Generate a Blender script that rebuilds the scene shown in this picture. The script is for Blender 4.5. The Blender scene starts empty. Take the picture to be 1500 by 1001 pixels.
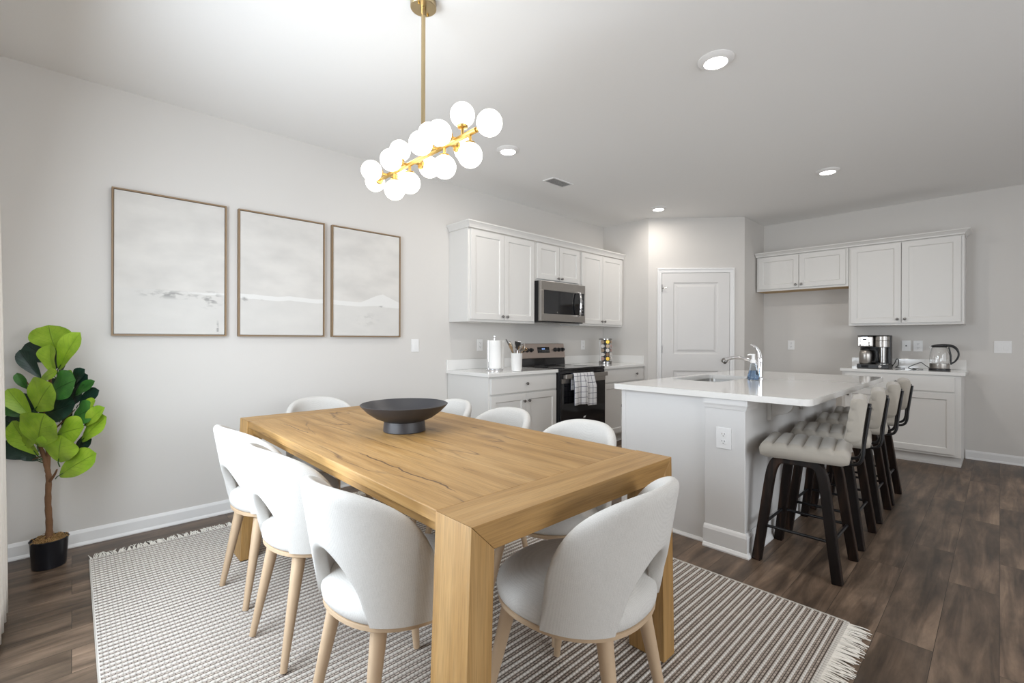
import bpy, bmesh, math, random
from mathutils import Vector, Matrix
random.seed(7)
PI = math.pi
scene = bpy.context.scene
COL = scene.collection

# ---------------------------------------------------------------- camera
W, B, CEIL = 3.718, 6.703, 2.74          # left wall y, back wall x, ceiling height
WIN = -0.34                              # window wall x
REAR = -3.6                              # rear wall y
FPX, H0, CH = 678.526, 497.421, 1.216
yaw, roll = math.radians(46.508), math.radians(0.169)
fwd = Vector((math.cos(yaw), math.sin(yaw), 0))
rgt = Vector((math.sin(yaw), -math.cos(yaw), 0))
up = Vector((0, 0, 1))
Rc = rgt * math.cos(roll) + up * math.sin(roll)
Uc = up * math.cos(roll) - rgt * math.sin(roll)
cam_d = bpy.data.cameras.new('camera')
cam_d.sensor_fit = 'HORIZONTAL'
cam_d.sensor_width = 36
cam_d.lens = FPX / 1500 * 36
cam_d.shift_y = -(500.5 - H0) / 1500
cam_d.clip_start = 0.05
cam = bpy.data.objects.new('camera', cam_d)
COL.objects.link(cam)
M = Matrix((Rc, Uc, -fwd)).transposed().to_4x4()
M.translation = (0, 0, CH)
cam.matrix_world = M
scene.camera = cam

# ---------------------------------------------------------------- light and exposure
vs = scene.view_settings
vs.view_transform = 'Standard'
vs.look = 'None'
vs.gamma = 1
vs.exposure = 0.52
vs.use_curve_mapping = False
scene.cycles.use_denoising = True
scene.cycles.max_bounces = 10
scene.cycles.diffuse_bounces = 6
scene.cycles.sample_clamp_indirect = 6
scene.cycles.caustics_reflective = False
scene.cycles.caustics_refractive = False
world = bpy.data.worlds.new('daylight sky')
world.use_nodes = True
world.node_tree.nodes['Background'].inputs[0].default_value = (0.80, 0.90, 1.0, 1)
world.node_tree.nodes['Background'].inputs[1].default_value = 1.3
scene.world = world

def area(name, loc, look, sx, sy, power, color, shape='RECTANGLE', parent=None):
    l = bpy.data.lights.new(name, 'AREA')
    l.shape = shape; l.size = sx
    if shape == 'RECTANGLE': l.size_y = sy
    l.energy = power; l.color = color
    o = bpy.data.objects.new(name, l); COL.objects.link(o)
    o.location = loc
    o.rotation_euler = Vector(look).to_track_quat('-Z', 'Y').to_euler()
    if parent: o.parent = parent
    return o
# daylight through the glass door (window wall); unseen rear windows added as fill
area('daylight_glass_door', (WIN + 0.03, 1.98, 1.08), (1, 0.05, -0.22), 1.40, 2.0, 66, (0.83, 0.915, 1.0))
area('rear_window_fill', (1.6, REAR + 0.04, 1.45), (0, 1, 0), 3.0, 1.9, 74, (0.92, 0.96, 1.0))
area('rear_window_fill', (4.9, REAR + 0.04, 1.45), (0, 1, 0), 1.9, 1.9, 9, (0.94, 0.97, 1.0))

# ---------------------------------------------------------------- materials
def new_mat(name):
    m = bpy.data.materials.new(name); m.use_nodes = True
    return m, m.node_tree.nodes, m.node_tree.links, m.node_tree.nodes['Principled BSDF']
def mat(name, col, rough=0.5, metal=0.0, spec=None, bump=0, bscale=200, var=0.0, vscale=3, coat=0, trans=0, ior=None, emit=None, estr=0, sheen=0):
    m, N, L, p = new_mat(name)
    p.inputs['Base Color'].default_value = (*col, 1)
    p.inputs['Roughness'].default_value = rough
    p.inputs['Metallic'].default_value = metal
    if spec is not None: p.inputs['Specular IOR Level'].default_value = spec
    if coat: p.inputs['Coat Weight'].default_value = coat; p.inputs['Coat Roughness'].default_value = 0.1
    if trans: p.inputs['Transmission Weight'].default_value = trans
    if ior: p.inputs['IOR'].default_value = ior
    if sheen: p.inputs['Sheen Weight'].default_value = sheen
    if emit: p.inputs['Emission Color'].default_value = (*emit, 1); p.inputs['Emission Strength'].default_value = estr
    tc = N.new('ShaderNodeTexCoord')
    if var:
        n = N.new('ShaderNodeTexNoise'); n.inputs['Scale'].default_value = vscale; n.inputs['Detail'].default_value = 4
        L.new(tc.outputs['Object'], n.inputs['Vector'])
        mr = N.new('ShaderNodeMapRange'); mr.inputs['To Min'].default_value = 1 - var; mr.inputs['To Max'].default_value = 1 + var
        L.new(n.outputs['Fac'], mr.inputs['Value'])
        mx = N.new('ShaderNodeMix'); mx.data_type = 'RGBA'; mx.blend_type = 'MULTIPLY'; mx.inputs['Factor'].default_value = 1
        mx.inputs['A'].default_value = (*col, 1); L.new(mr.outputs['Result'], mx.inputs['B'])
        L.new(mx.outputs['Result'], p.inputs['Base Color'])
    if bump:
        n2 = N.new('ShaderNodeTexNoise'); n2.inputs['Scale'].default_value = bscale; n2.inputs['Detail'].default_value = 3
        L.new(tc.outputs['Object'], n2.inputs['Vector'])
        b = N.new('ShaderNodeBump'); b.inputs['Strength'].default_value = bump; b.inputs['Distance'].default_value = 0.002
        L.new(n2.outputs['Fac'], b.inputs['Height']); L.new(b.outputs['Normal'], p.inputs['Normal'])
    return m
def ramp(N, stops):
    r = N.new('ShaderNodeValToRGB')
    while len(r.color_ramp.elements) < len(stops): r.color_ramp.elements.new(0.5)
    for e, (p, c) in zip(r.color_ramp.elements, stops):
        e.position = p; e.color = (*c, 1)
    return r

M_WALL = mat('greige wall paint', (0.665, 0.645, 0.620), 0.75, bump=0.06, bscale=350)
M_POST = mat('pale grey post paint', (0.70, 0.695, 0.69), 0.55)
M_DSTEEL = mat('dark polished steel', (0.30, 0.29, 0.28), 0.2, 1.0)
M_CEIL = mat('flat white ceiling paint', (0.86, 0.855, 0.845), 0.9, bump=0.08, bscale=250)
M_TRIM = mat('white trim paint', (0.80, 0.80, 0.80), 0.4)
M_CAB = mat('white cabinet lacquer', (0.73, 0.72, 0.70), 0.38)
M_ISL = mat('white island paint', (0.76, 0.755, 0.75), 0.5)
M_QUARTZ = mat('white quartz', (0.82, 0.815, 0.80), 0.09, coat=0.3)
M_DOOR = mat('white door paint', (0.70, 0.69, 0.68), 0.45)
M_NICKEL = mat('dark nickel knob', (0.25, 0.24, 0.23), 0.3, 1.0)
M_STEEL = mat('brushed stainless steel', (0.40, 0.375, 0.35), 0.34, 1.0, var=0.04, vscale=60)
M_STEEL_W = mat('warm stainless panel', (0.50, 0.42, 0.38), 0.34, 1.0)
M_CHROME = mat('polished chrome', (0.85, 0.85, 0.87), 0.08, 1.0)
M_BLACKGL = mat('black oven glass', (0.008, 0.008, 0.01), 0.06, spec=0.6)
M_BLACK = mat('black plastic', (0.012, 0.012, 0.013), 0.4)
M_BLACKM = mat('black painted steel', (0.010, 0.010, 0.012), 0.35, 0.3)
M_BRASS = mat('brushed brass', (0.60, 0.40, 0.13), 0.38, 1.0)
M_BRASS_D = mat('antique brass rod', (0.56, 0.44, 0.26), 0.32, 1.0)
M_GLOBE = mat('lit opal glass', (1, 1, 1), 0.3, emit=(1.0, 0.94, 0.83), estr=3.0)
M_LAMP = mat('lit lamp lens', (1, 1, 1), 0.4, emit=(1.0, 0.97, 0.92), estr=9.0)
M_LAMPTRIM = mat('white lamp trim', (0.82, 0.81, 0.80), 0.5)
M_PLATE = mat('white switch plastic', (0.84, 0.84, 0.84), 0.35)
M_SLOT = mat('dark socket slot', (0.05, 0.05, 0.05), 0.6)
M_LEGW = mat('pale bleached oak', (0.50, 0.365, 0.24), 0.5, var=0.08, vscale=14)
M_BOWL = mat('matte black ceramic', (0.030, 0.029, 0.033), 0.42)
M_POT = mat('glossy black plastic pot', (0.009, 0.010, 0.014), 0.28)
M_MOSS = mat('dried moss', (0.30, 0.18, 0.07), 0.95, bump=1.0, bscale=120, var=0.5, vscale=60)
M_BARK = mat('brown bark', (0.17, 0.085, 0.04), 0.85, bump=0.9, bscale=90, var=0.35, vscale=30)
M_FRAMEW = mat('brown wood frame', (0.25, 0.165, 0.09), 0.5, var=0.1, vscale=20)
M_CURT = mat('white linen curtain', (0.78, 0.75, 0.70), 0.9, bump=0.2, bscale=500)
M_PAPER = mat('white paper towel', (0.88, 0.88, 0.87), 0.9, bump=0.3, bscale=300)
M_CERAM = mat('white glazed ceramic', (0.82, 0.82, 0.81), 0.18)
M_FRINGE = mat('cream cotton fringe', (0.86, 0.83, 0.77), 0.95)
M_CUSH = mat('grey beige velvet', (0.37, 0.34, 0.295), 0.7, bump=0.15, bscale=260, var=0.12, vscale=9, sheen=0.3)
M_GLASS = mat('clear glass', (1, 1, 1), 0.02, trans=1.0, ior=1.45)
M_PLASTCLR = mat('clear plastic', (0.9, 0.95, 1), 0.05, trans=1.0, ior=1.2)
M_SOAP = mat('blue soap liquid', (0.42, 0.60, 0.86), 0.1, trans=0.85, ior=1.33)
M_COPPER = mat('bronze metal', (0.36, 0.25, 0.15), 0.3, 1.0)
M_GREYM = mat('grey steel utensil', (0.45, 0.44, 0.42), 0.25, 1.0)
M_SINK = mat('satin sink steel', (0.55, 0.54, 0.52), 0.3, 1.0)
M_LED = mat('blue white clock digits', (0.1, 0.2, 0.5), 0.4, emit=(0.35, 0.55, 1.0), estr=0.5)
M_RAW = mat('raw plywood underside', (0.55, 0.38, 0.20), 0.7)

def fabric():
    m, N, L, p = new_mat('white woven fabric')
    p.inputs['Roughness'].default_value = 0.95
    tc = N.new('ShaderNodeTexCoord')
    ck = N.new('ShaderNodeTexVoronoi'); ck.inputs['Scale'].default_value = 420; ck.inputs['Randomness'].default_value = 0.35
    L.new(tc.outputs['Object'], ck.inputs['Vector'])
    n = N.new('ShaderNodeTexNoise'); n.inputs['Scale'].default_value = 60; n.inputs['Detail'].default_value = 4
    L.new(tc.outputs['Object'], n.inputs['Vector'])
    sc = N.new('ShaderNodeMath'); sc.operation = 'MULTIPLY'; sc.inputs[1].default_value = 0.25; L.new(n.outputs['Fac'], sc.inputs[0])
    ad = N.new('ShaderNodeMath'); ad.operation = 'MULTIPLY_ADD'; ad.inputs[1].default_value = 0.9; L.new(ck.outputs['Distance'], ad.inputs[0]); L.new(sc.outputs[0], ad.inputs[2])
    r = ramp(N, [(0.2, (0.66, 0.645, 0.62)), (1.0, (0.50, 0.485, 0.46))])
    L.new(ad.outputs[0], r.inputs['Fac']); L.new(r.outputs['Color'], p.inputs['Base Color'])
    b = N.new('ShaderNodeBump'); b.inputs['Strength'].default_value = 0.35; b.inputs['Distance'].default_value = 0.001; b.invert = True
    L.new(ck.outputs['Distance'], b.inputs['Height']); L.new(b.outputs['Normal'], p.inputs['Normal'])
    return m
M_FAB = fabric()

def oak(name, axis, c1, c2, c3, cracks=False, rough=0.5):
    """oak grain running along one object axis (0 x, 1 y, 2 z)"""
    m, N, L, p = new_mat(name)
    p.inputs['Roughness'].default_value = rough
    tc = N.new('ShaderNodeTexCoord')
    mp = N.new('ShaderNodeMapping'); s = [9, 9, 9]; s[axis] = 0.55
    mp.inputs['Scale'].default_value = s
    L.new(tc.outputs['Object'], mp.inputs['Vector'])
    n = N.new('ShaderNodeTexNoise'); n.inputs['Scale'].default_value = 2.2; n.inputs['Detail'].default_value = 7; n.inputs['Distortion'].default_value = 0.7
    L.new(mp.outputs['Vector'], n.inputs['Vector'])
    r = ramp(N, [(0.30, c1), (0.5, c2), (0.72, c3)])
    L.new(n.outputs['Fac'], r.inputs['Fac'])
    mp2 = N.new('ShaderNodeMapping'); s = [160, 160, 160]; s[axis] = 5
    mp2.inputs['Scale'].default_value = s
    L.new(tc.outputs['Object'], mp2.inputs['Vector'])
    n2 = N.new('ShaderNodeTexNoise'); n2.inputs['Scale'].default_value = 1.5; n2.inputs['Detail'].default_value = 2
    L.new(mp2.outputs['Vector'], n2.inputs['Vector'])
    mr = N.new('ShaderNodeMapRange'); mr.inputs['From Min'].default_value = 0.3; mr.inputs['From Max'].default_value = 0.6
    mr.inputs['To Min'].default_value = 0.80; mr.inputs['To Max'].default_value = 1.04
    L.new(n2.outputs['Fac'], mr.inputs['Value'])
    mx = N.new('ShaderNodeMix'); mx.data_type = 'RGBA'; mx.blend_type = 'MULTIPLY'; mx.inputs['Factor'].default_value = 1
    L.new(r.outputs['Color'], mx.inputs['A']); L.new(mr.outputs['Result'], mx.inputs['B'])
    out = mx.outputs['Result']
    if cracks:
        # soft dark cracks along the grain and scattered knots
        mp3 = N.new('ShaderNodeMapping'); s = [5.5, 5.5, 5.5]; s[axis] = 0.75
        mp3.inputs['Scale'].default_value = s; mp3.inputs['Location'].default_value = (0.3, 0.1, 0)
        L.new(tc.outputs['Object'], mp3.inputs['Vector'])
        nd = N.new('ShaderNodeTexNoise'); nd.inputs['Scale'].default_value = 1.0; nd.inputs['Detail'].default_value = 5; nd.inputs['Roughness'].default_value = 0.45
        L.new(mp3.outputs['Vector'], nd.inputs['Vector'])
        d = N.new('ShaderNodeMath'); d.operation = 'SUBTRACT'; d.inputs[1].default_value = 0.5; L.new(nd.outputs['Fac'], d.inputs[0])
        ab = N.new('ShaderNodeMath'); ab.operation = 'ABSOLUTE'; L.new(d.outputs[0], ab.inputs[0])
        cr = N.new('ShaderNodeMapRange'); cr.inputs['From Min'].default_value = 0.001; cr.inputs['From Max'].default_value = 0.013
        L.new(ab.outputs[0], cr.inputs['Value'])
        mp4 = N.new('ShaderNodeMapping'); s = [2.6, 2.6, 2.6]; s[axis] = 1.2
        mp4.inputs['Scale'].default_value = s
        L.new(tc.outputs['Object'], mp4.inputs['Vector'])
        ng = N.new('ShaderNodeTexNoise'); ng.inputs['Scale'].default_value = 1.6; ng.inputs['Detail'].default_value = 3
        L.new(mp4.outputs['Vector'], ng.inputs['Vector'])
        gate = N.new('ShaderNodeMapRange'); gate.inputs['From Min'].default_value = 0.44; gate.inputs['From Max'].default_value = 0.54
        L.new(ng.outputs['Fac'], gate.inputs['Value'])
        inv = N.new('ShaderNodeMath'); inv.operation = 'SUBTRACT'; inv.inputs[0].default_value = 1; L.new(cr.outputs['Result'], inv.inputs[1])
        mul = N.new('ShaderNodeMath'); mul.operation = 'MULTIPLY'; L.new(inv.outputs[0], mul.inputs[0]); L.new(gate.outputs['Result'], mul.inputs[1])
        vor = N.new('ShaderNodeTexVoronoi'); vor.inputs['Scale'].default_value = 1.0
        mp5 = N.new('ShaderNodeMapping'); s = [4.2, 4.2, 4.2]; s[axis] = 1.9
        mp5.inputs['Scale'].default_value = s
        L.new(tc.outputs['Object'], mp5.inputs['Vector']); L.new(mp5.outputs['Vector'], vor.inputs['Vector'])
        kn = N.new('ShaderNodeMapRange'); kn.inputs['From Min'].default_value = 0.02; kn.inputs['From Max'].default_value = 0.17
        kn.inputs['To Min'].default_value = 0.75; kn.inputs['To Max'].default_value = 0.0
        L.new(vor.outputs['Distance'], kn.inputs['Value'])
        mxx = N.new('ShaderNodeMath'); mxx.operation = 'MAXIMUM'; L.new(mul.outputs[0], mxx.inputs[0]); L.new(kn.outputs['Result'], mxx.inputs[1])
        # long hand-placed splits: (x, y0, y1) in the table's own space
        sp = N.new('ShaderNodeSeparateXYZ'); L.new(tc.outputs['Object'], sp.inputs[0])
        wv = N.new('ShaderNodeTexNoise'); wv.noise_dimensions = '1D'; wv.inputs['Scale'].default_value = 5; wv.inputs['Detail'].default_value = 4; L.new(sp.outputs['Y'], wv.inputs['W'])
        last = mxx.outputs[0]
        for (cxx, ya, yb, wdt) in ((-.355, -.86, -.05, .0032), (-.36, .27, .80, .0026), (-.19, -.74, -.52, .003), (.10, -.60, -.28, .0022), (.30, .05, .45, .002), (-.02, .30, .66, .002)):
            o1 = N.new('ShaderNodeMath'); o1.operation = 'MULTIPLY_ADD'; o1.inputs[1].default_value = .075; o1.inputs[2].default_value = cxx - .0375; L.new(wv.outputs['Fac'], o1.inputs[0])
            o2 = N.new('ShaderNodeMath'); o2.operation = 'SUBTRACT'; L.new(sp.outputs['X'], o2.inputs[0]); L.new(o1.outputs[0], o2.inputs[1])
            o3 = N.new('ShaderNodeMath'); o3.operation = 'ABSOLUTE'; L.new(o2.outputs[0], o3.inputs[0])
            # width tapers to the two ends
            t1 = N.new('ShaderNodeMapRange'); t1.interpolation_type = 'SMOOTHSTEP'; t1.inputs['From Min'].default_value = ya; t1.inputs['From Max'].default_value = ya + .12; L.new(sp.outputs['Y'], t1.inputs['Value'])
            t2 = N.new('ShaderNodeMapRange'); t2.interpolation_type = 'SMOOTHSTEP'; t2.inputs['From Min'].default_value = yb - .2; t2.inputs['From Max'].default_value = yb; t2.inputs['To Min'].default_value = 1; t2.inputs['To Max'].default_value = 0; L.new(sp.outputs['Y'], t2.inputs['Value'])
            tm = N.new('ShaderNodeMath'); tm.operation = 'MULTIPLY'; L.new(t1.outputs['Result'], tm.inputs[0]); L.new(t2.outputs['Result'], tm.inputs[1])
            ww = N.new('ShaderNodeMath'); ww.operation = 'MULTIPLY'; ww.inputs[1].default_value = wdt; L.new(tm.outputs[0], ww.inputs[0])
            o4 = N.new('ShaderNodeMath'); o4.operation = 'SUBTRACT'; L.new(ww.outputs[0], o4.inputs[0]); L.new(o3.outputs[0], o4.inputs[1])
            o5 = N.new('ShaderNodeMapRange'); o5.inputs['From Min'].default_value = -.0010; o5.inputs['From Max'].default_value = .0006; o5.inputs['To Max'].default_value = 1.3; L.new(o4.outputs[0], o5.inputs['Value'])
            nb = N.new('ShaderNodeMath'); nb.operation = 'MULTIPLY'; L.new(o5.outputs['Result'], nb.inputs[0]); L.new(tm.outputs[0], nb.inputs[1])
            o6 = N.new('ShaderNodeMath'); o6.operation = 'MAXIMUM'; L.new(last, o6.inputs[0]); L.new(nb.outputs[0], o6.inputs[1]); last = o6.outputs[0]
        sc = N.new('ShaderNodeMath'); sc.operation = 'MULTIPLY'; sc.inputs[1].default_value = 0.72; L.new(last, sc.inputs[0])
        mk = N.new('ShaderNodeMix'); mk.data_type = 'RGBA'; mk.inputs['B'].default_value = (0.10, 0.052, 0.025, 1)
        L.new(sc.outputs[0], mk.inputs['Factor']); L.new(out, mk.inputs['A'])
        out = mk.outputs['Result']
    L.new(out, p.inputs['Base Color'])
    b = N.new('ShaderNodeBump'); b.inputs['Strength'].default_value = 0.12; b.inputs['Distance'].default_value = 0.001
    L.new(n2.outputs['Fac'], b.inputs['Height']); L.new(b.outputs['Normal'], p.inputs['Normal'])
    return m
OC = ((0.28, 0.150, 0.044), (0.385, 0.220, 0.074), (0.455, 0.280, 0.112))
M_OAKY = oak('oak planks', 1, *OC, cracks=True)
M_OAKX = oak('oak breadboard', 0, *OC)
M_OAKZ = oak('oak leg', 2, *OC)
M_OAKE = oak('oak apron', 1, *OC)
M_DARKW = oak('dark espresso wood', 2, (0.004, 0.0024, 0.002), (0.010, 0.0055, 0.004), (0.060, 0.030, 0.017), rough=0.5)
M_DARKW.node_tree.nodes['Principled BSDF'].inputs['Specular IOR Level'].default_value = 0.22

def floor_mat():
    m, N, L, p = new_mat('dark vinyl planks')
    g = N.new('ShaderNodeNewGeometry')
    br = N.new('ShaderNodeTexBrick')
    br.inputs['Color1'].default_value = (0, 0, 0, 1); br.inputs['Color2'].default_value = (1, 1, 1, 1); br.inputs['Mortar'].default_value = (0.5, 0.5, 0.5, 1)
    br.inputs['Scale'].default_value = 1.0; br.inputs['Mortar Size'].default_value = 0.0009
    br.inputs['Brick Width'].default_value = 1.22; br.inputs['Row Height'].default_value = 0.178; br.offset = 0.37
    L.new(g.outputs['Position'], br.inputs['Vector'])
    mp = N.new('ShaderNodeMapping'); mp.inputs['Scale'].default_value = (0.9, 9, 1)
    L.new(g.outputs['Position'], mp.inputs['Vector'])
    off = N.new('ShaderNodeVectorMath'); off.operation = 'ADD'
    sc = N.new('ShaderNodeVectorMath'); sc.operation = 'SCALE'; sc.inputs['Scale'].default_value = 13.0
    L.new(br.outputs['Color'], sc.inputs[0]); L.new(mp.outputs['Vector'], off.inputs[0]); L.new(sc.outputs['Vector'], off.inputs[1])
    n = N.new('ShaderNodeTexNoise'); n.inputs['Scale'].default_value = 1.6; n.inputs['Detail'].default_value = 8; n.inputs['Distortion'].default_value = 0.8; n.inputs['Roughness'].default_value = 0.62
    L.new(off.outputs['Vector'], n.inputs['Vector'])
    r = ramp(N, [(0.27, (0.036, 0.024, 0.016)), (0.5, (0.150, 0.102, 0.070)), (0.73, (0.30, 0.212, 0.148))])
    L.new(n.outputs['Fac'], r.inputs['Fac'])
    hs = N.new('ShaderNodeMapRange'); hs.inputs['To Min'].default_value = 0.72; hs.inputs['To Max'].default_value = 1.30
    L.new(br.outputs['Color'], hs.inputs['Value'])
    mx = N.new('ShaderNodeMix'); mx.data_type = 'RGBA'; mx.blend_type = 'MULTIPLY'; mx.inputs['Factor'].default_value = 1
    L.new(r.outputs['Color'], mx.inputs['A']); L.new(hs.outputs['Result'], mx.inputs['B'])
    bl = N.new('ShaderNodeTexNoise'); bl.inputs['Scale'].default_value = 1.0; bl.inputs['Detail'].default_value = 6; bl.inputs['Roughness'].default_value = 0.6
    mpb = N.new('ShaderNodeMapping'); mpb.inputs['Scale'].default_value = (2.2, 6.5, 1); L.new(g.outputs['Position'], mpb.inputs['Vector'])
    ofb = N.new('ShaderNodeVectorMath'); ofb.operation = 'ADD'; L.new(mpb.outputs['Vector'], ofb.inputs[0]); L.new(sc.outputs['Vector'], ofb.inputs[1]); L.new(ofb.outputs['Vector'], bl.inputs['Vector'])
    blr = N.new('ShaderNodeMapRange'); blr.inputs['From Min'].default_value = 0.32; blr.inputs['From Max'].default_value = 0.66; blr.inputs['To Min'].default_value = 0.50; blr.inputs['To Max'].default_value = 1.25
    L.new(bl.outputs['Fac'], blr.inputs['Value'])
    mxb = N.new('ShaderNodeMix'); mxb.data_type = 'RGBA'; mxb.blend_type = 'MULTIPLY'; mxb.inputs['Factor'].default_value = 1
    L.new(mx.outputs['Result'], mxb.inputs['A']); L.new(blr.outputs['Result'], mxb.inputs['B']); mx = mxb
    mm = N.new('ShaderNodeMix'); mm.data_type = 'RGBA'; mm.inputs['B'].default_value = (0.02, 0.014, 0.01, 1)
    L.new(br.outputs['Fac'], mm.inputs['Factor']); L.new(mx.outputs['Result'], mm.inputs['A'])
    L.new(mm.outputs['Result'], p.inputs['Base Color'])
    rr = N.new('ShaderNodeMapRange'); rr.inputs['To Min'].default_value = 0.34; rr.inputs['To Max'].default_value = 0.52
    L.new(n.outputs['Fac'], rr.inputs['Value']); L.new(rr.outputs['Result'], p.inputs['Roughness'])
    b = N.new('ShaderNodeBump'); b.inputs['Strength'].default_value = 0.15; b.inputs['Distance'].default_value = 0.002
    L.new(n.outputs['Fac'], b.inputs['Height']); L.new(b.outputs['Normal'], p.inputs['Normal'])
    return m
M_FLOOR = floor_mat()

def rug_weave():
    m, N, L, p = new_mat('flat woven wool')
    p.inputs['Roughness'].default_value = 0.95
    tc = N.new('ShaderNodeTexCoord')
    br = N.new('ShaderNodeTexBrick'); br.inputs['Scale'].default_value = 1
    br.inputs['Color1'].default_value = (0.40, 0.34, 0.29, 1); br.inputs['Color2'].default_value = (0.50, 0.43, 0.375, 1)
    br.inputs['Mortar'].default_value = (0.11, 0.088, 0.076, 1)
    br.inputs['Mortar Size'].default_value = 0.0019; br.inputs['Mortar Smooth'].default_value = 0.4
    br.inputs['Brick Width'].default_value = 0.0185; br.inputs['Row Height'].default_value = 0.0101
    L.new(tc.outputs['Object'], br.inputs['Vector'])
    n = N.new('ShaderNodeTexNoise'); n.inputs['Scale'].default_value = 60
    L.new(tc.outputs['Object'], n.inputs['Vector'])
    mr = N.new('ShaderNodeMapRange'); mr.inputs['To Min'].default_value = 0.7; mr.inputs['To Max'].default_value = 1.3; L.new(n.outputs['Fac'], mr.inputs['Value'])
    mx = N.new('ShaderNodeMix'); mx.data_type = 'RGBA'; mx.blend_type = 'MULTIPLY'; mx.inputs['Factor'].default_value = 1
    L.new(br.outputs['Color'], mx.inputs['A']); L.new(mr.outputs['Result'], mx.inputs['B']); L.new(mx.outputs['Result'], p.inputs['Base Color'])
    b = N.new('ShaderNodeBump'); b.inputs['Strength'].default_value = 0.8; b.inputs['Distance'].default_value = 0.002; b.invert = True
    L.new(br.outputs['Fac'], b.inputs['Height']); L.new(b.outputs['Normal'], p.inputs['Normal'])
    return m
def rug_rib():
    m, N, L, p = new_mat('cream wool rib')
    p.inputs['Roughness'].default_value = 0.95
    tc = N.new('ShaderNodeTexCoord')
    w = N.new('ShaderNodeTexWave'); w.bands_direction = 'X'; w.inputs['Scale'].default_value = 19; w.inputs['Distortion'].default_value = 0.3
    L.new(tc.outputs['Object'], w.inputs['Vector'])
    r = ramp(N, [(0.0, (0.42, 0.39, 0.35)), (0.25, (0.60, 0.57, 0.53)), (1.0, (0.64, 0.61, 0.57))])
    L.new(w.outputs['Fac'], r.inputs['Fac']); L.new(r.outputs['Color'], p.inputs['Base Color'])
    b = N.new('ShaderNodeBump'); b.inputs['Strength'].default_value = 0.5; b.inputs['Distance'].default_value = 0.001
    L.new(w.outputs['Fac'], b.inputs['Height']); L.new(b.outputs['Normal'], p.inputs['Normal'])
    return m
M_RUGW, M_RUGR = rug_weave(), rug_rib()

def leaf_mat(name, ca, cb, vein):
    m, N, L, p = new_mat(name)
    p.inputs['Roughness'].default_value = 0.42
    uv = N.new('ShaderNodeTexCoord')
    sx = N.new('ShaderNodeSeparateXYZ'); L.new(uv.outputs['UV'], sx.inputs[0])
    a = N.new('ShaderNodeMath'); a.operation = 'SUBTRACT'; a.inputs[1].default_value = 0.5; L.new(sx.outputs['X'], a.inputs[0])
    ab = N.new('ShaderNodeMath'); ab.operation = 'ABSOLUTE'; L.new(a.outputs[0], ab.inputs[0])
    # side veins: v - 0.8|u| repeated
    k = N.new('ShaderNodeMath'); k.operation = 'MULTIPLY_ADD'; k.inputs[1].default_value = -0.75; L.new(ab.outputs[0], k.inputs[0]); L.new(sx.outputs['Y'], k.inputs[2])
    f = N.new('ShaderNodeMath'); f.operation = 'MULTIPLY'; f.inputs[1].default_value = 7; L.new(k.outputs[0], f.inputs[0])
    fr = N.new('ShaderNodeMath'); fr.operation = 'PINGPONG'; fr.inputs[1].default_value = 0.5; L.new(f.outputs[0], fr.inputs[0])
    v1 = N.new('ShaderNodeMapRange'); v1.inputs['From Min'].default_value = 0.0; v1.inputs['From Max'].default_value = 0.07; v1.inputs['To Min'].default_value = 0.6; v1.inputs['To Max'].default_value = 0
    L.new(fr.outputs[0], v1.inputs['Value'])
    v2 = N.new('ShaderNodeMapRange'); v2.inputs['From Min'].default_value = 0.008; v2.inputs['From Max'].default_value = 0.022; v2.inputs['To Min'].default_value = 1; v2.inputs['To Max'].default_value = 0
    L.new(ab.outputs[0], v2.inputs['Value'])
    mxv = N.new('ShaderNodeMath'); mxv.operation = 'MAXIMUM'; L.new(v1.outputs['Result'], mxv.inputs[0]); L.new(v2.outputs['Result'], mxv.inputs[1])
    n = N.new('ShaderNodeTexNoise'); n.inputs['Scale'].default_value = 18; n.inputs['Detail'].default_value = 3
    L.new(uv.outputs['Object'], n.inputs['Vector'])
    r = ramp(N, [(0.35, ca), (0.65, cb)]); L.new(n.outputs['Fac'], r.inputs['Fac'])
    mk = N.new('ShaderNodeMix'); mk.data_type = 'RGBA'; mk.inputs['B'].default_value = (*vein, 1)
    L.new(mxv.outputs[0], mk.inputs['Factor']); L.new(r.outputs['Color'], mk.inputs['A']); L.new(mk.outputs['Result'], p.inputs['Base Color'])
    b = N.new('ShaderNodeBump'); b.inputs['Strength'].default_value = 0.5; b.inputs['Distance'].default_value = 0.002; b.invert = True
    L.new(mxv.outputs[0], b.inputs['Height']); L.new(b.outputs['Normal'], p.inputs['Normal'])
    return m
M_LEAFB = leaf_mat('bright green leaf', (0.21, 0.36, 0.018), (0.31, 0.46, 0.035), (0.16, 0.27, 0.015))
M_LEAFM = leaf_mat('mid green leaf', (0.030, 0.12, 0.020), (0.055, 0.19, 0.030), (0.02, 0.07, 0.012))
M_LEAFD = leaf_mat('dark green leaf', (0.007, 0.024, 0.016), (0.014, 0.045, 0.028), (0.006, 0.018, 0.012))

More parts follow.
